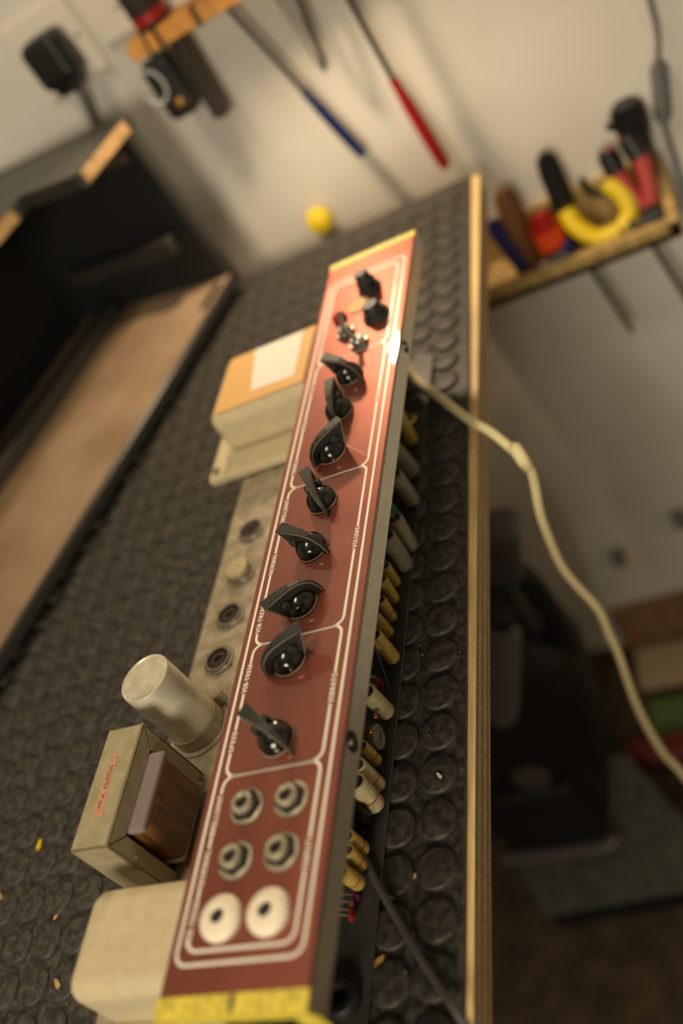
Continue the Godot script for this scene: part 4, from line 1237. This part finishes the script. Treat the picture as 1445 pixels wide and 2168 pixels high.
func under_bench() -> void:
	# low platform with a black bag on it
	var y := -0.99
	var t := thing("dolly", "low grey platform with a black skirt standing on the floor", "dolly", Vector3(-0.1, FLOOR, -0.58))
	var b := MB.new()
	b.prism(PackedVector2Array([Vector2(-0.21, -0.4655), Vector2(0.06, -0.486), Vector2(-0.07, -0.7), Vector2(-0.33, -0.7)]), y - 0.01, y)
	part(t, "platform", b, M["dolly_grey"])
	b = MB.new()
	b.prism(PackedVector2Array([Vector2(-0.206, -0.4695), Vector2(0.053, -0.489), Vector2(-0.072, -0.696), Vector2(-0.325, -0.696)]), FLOOR, y - 0.01)
	part(t, "skirt", b, M["black"])
	t = thing("equipment_bag", "tall black equipment bag standing on the grey platform below the bench", "bag", Vector3(-0.18, y, -0.635))
	b = MB.new()
	# lofted sections: y, centre x, half width x, half depth z
	var S := [[y, -0.19, 0.08, 0.06], [y + 0.02, -0.187, 0.095, 0.075], [y + 0.14, -0.165, 0.11, 0.08], [y + 0.26, -0.142, 0.116, 0.08], [y + 0.36, -0.126, 0.117, 0.078], [y + 0.4, -0.122, 0.108, 0.07], [y + 0.44, -0.13, 0.085, 0.06], [y + 0.51, -0.11, 0.07, 0.05], [y + 0.54, -0.1, 0.045, 0.03], [y + 0.545, -0.1, 0.0, 0.0]]
	var segs := 40
	for i in S.size() - 1:
		for j in segs:
			var p := []
			for k in [[i, j], [i + 1, j], [i + 1, j + 1], [i, j + 1]]:
				var s: Array = S[k[0]]
				var a: float = TAU * k[1] / segs
				var cx := signf(cos(a)) * pow(absf(cos(a)), 0.6)
				var cz := signf(sin(a)) * pow(absf(sin(a)), 0.6)
				p.append(Vector3(s[1] + s[2] * cx, s[0], -0.635 + s[3] * cz))
			b.quad(p[0], p[1], p[2], p[3])
	part(t, "body", b, M["bag_black"])
	b = MB.new()
	b.rbox(Vector3(-0.2, y + 0.06, -0.565), Vector3(-0.09, y + 0.2, -0.535), 0.013, 4)
	part(t, "pocket", b, M["bag_black"])
	part(t, "base_rim", tubem([Vector3(-0.262, y + 0.014, -0.548), Vector3(-0.105, y + 0.014, -0.548), Vector3(-0.088, y + 0.014, -0.56)], 0.0135, 12), M["bag_rim"])
	part(t, "carry_handle", tubem(curve([Vector3(-0.1, y + 0.5, -0.62), Vector3(-0.06, y + 0.55, -0.62), Vector3(-0.02, y + 0.54, -0.62), Vector3(-0.012, y + 0.46, -0.62), Vector3(-0.02, y + 0.38, -0.62)]), 0.014, 12), M["bag_black"])
	part(t, "side_buckle", lathem([Vector2(0.026, 0.0), Vector2(0.026, 0.008), Vector2(0.02, 0.012), Vector2(0, 0.012)], 24), M["bag_rim"], along(Vector3(-0.135, y + 0.22, -0.555), Vector3(0, 0, 1)))
	t = thing("drink_bottle", "pale grey bottle hanging in front of the black bag", "bottle", Vector3(-0.1, -0.61, -0.53))
	part(t, "body", tubem([Vector3(-0.101, -0.596, -0.53), Vector3(-0.0985, -0.59, -0.53), Vector3(-0.09, -0.57, -0.53), Vector3(-0.035, -0.445, -0.53), Vector3(-0.027, -0.425, -0.53)], [0.006, 0.017, 0.021, 0.021, 0.012], 20), M["grey_plastic"])
	part(t, "cap", tubem([Vector3(-0.027, -0.425, -0.53), Vector3(-0.02, -0.409, -0.53)], 0.0135, 18), M["black_plastic"])
	t = thing("junction_box", "dark grey box hung under the bench edge", "box", Vector3(-0.015, -0.43, -0.6))
	b = MB.new()
	b.t = Transform3D(Basis(Vector3(0, 0, 1), -0.35), Vector3(-0.014, -0.385, -0.6))
	b.rbox(Vector3(-0.024, -0.042, -0.025), Vector3(0.024, 0.042, 0.025), 0.01, 4)
	part(t, "body", b, M["cord_grey"])
	part(t, "hanger", tubem([Vector3(-0.005, -0.35, -0.6), Vector3(-0.005, -0.1325, -0.6)], 0.005), M["cord_grey"])
	# odds and ends on the floor along the wall
	var boxes := [["wooden_plank", "dark brown plank standing on edge at the foot of the wall", "plank", Vector3(-0.066, FLOOR, -0.95), Vector3(0.5, -0.942, -0.924), "cardboard"],
		["cardboard_sheet", "folded beige cardboard lying on the floor before the brown plank", "cardboard", Vector3(-0.052, FLOOR, -0.915), Vector3(0.3, FLOOR + 0.028, -0.845), "beige_card"],
		["paper_folder", "green folder lying on the floor between the beige cardboard and the maroon box", "folder", Vector3(-0.042, FLOOR, -0.82), Vector3(0.28, FLOOR + 0.012, -0.75), "green_card"],
		["flat_box", "flat maroon box lying on the floor beside the green folder", "box", Vector3(-0.078, FLOOR, -0.742), Vector3(0.22, FLOOR + 0.03, -0.705), "maroon_card"]]
	for q in boxes:
		var c: Vector3 = (q[3] + q[4]) / 2
		t = thing(q[0], q[1], q[2], Vector3(c.x, FLOOR, c.z))
		var hi: Vector3 = q[4]
		part(t, "body", boxm(q[3], Vector3(hi.x, hi.y - (hi.y - FLOOR) * 0.3, hi.z), 0.002), M[q[5]])
		part(t, "upper_edge" if q[2] == "plank" else "flap", boxm(Vector3(q[3].x + 0.001, hi.y - (hi.y - FLOOR) * 0.3, q[3].z), Vector3(hi.x - 0.001, hi.y, hi.z - 0.0015), 0.002), M[q[5]])

func chips() -> void:
	var y := MAT_Y
	var C := [[Vector3(-0.2407, y, -0.155), 0.0045, "yellow_plastic", "small yellow plastic crumb on the mat beside the choke transformer"], [Vector3(-0.2, y, -0.0993), 0.0034, "tray_wood", "square tan wood chip on the mat left of the near transformer"], [Vector3(-0.1775, y + 0.0025, -0.0535), 0.0042, "tray_wood", "pale wood sliver on the mat at lower left"],
		[Vector3(0.0677, y, -0.0963), 0.0026, "kraft", "small tan flake on the mat right of the yellow capacitors"], [Vector3(0.0496, y, -0.05), 0.0062, "board", "largest brown wood chip lying beside the grey lead"], [Vector3(0.0802, y + 0.0025, -0.1541), 0.0026, "paper", "tiny white sliver on a stud near the plywood edge"],
		[Vector3(0.0425, y, -0.0612), 0.003, "yellow_plastic", "tiny yellow crumb against the chassis lip"], [Vector3(-0.2595, y + 0.0025, -0.1176), 0.003, "tray_wood", "tan crumb on the mat at the far left"]]
	for c in C:
		var s: float = c[1]
		var t := thing("wood_chip" if c[2] in ["tray_wood", "board", "kraft"] else "crumb", c[3], "chip", c[0], "crumbs on the rubber mat")
		var b := MB.new()
		b.t = at(c[0], rng.randf_range(0, 3))
		b.prism(PackedVector2Array([Vector2(-s, -s * 0.28), Vector2(-s * 0.2, -s * 0.42), Vector2(s, -s * 0.1), Vector2(s * 0.6, s * 0.32), Vector2(-s * 0.7, s * 0.36)]), 0.0, s * 0.3)
		part(t, "chip", b, M[c[2]])
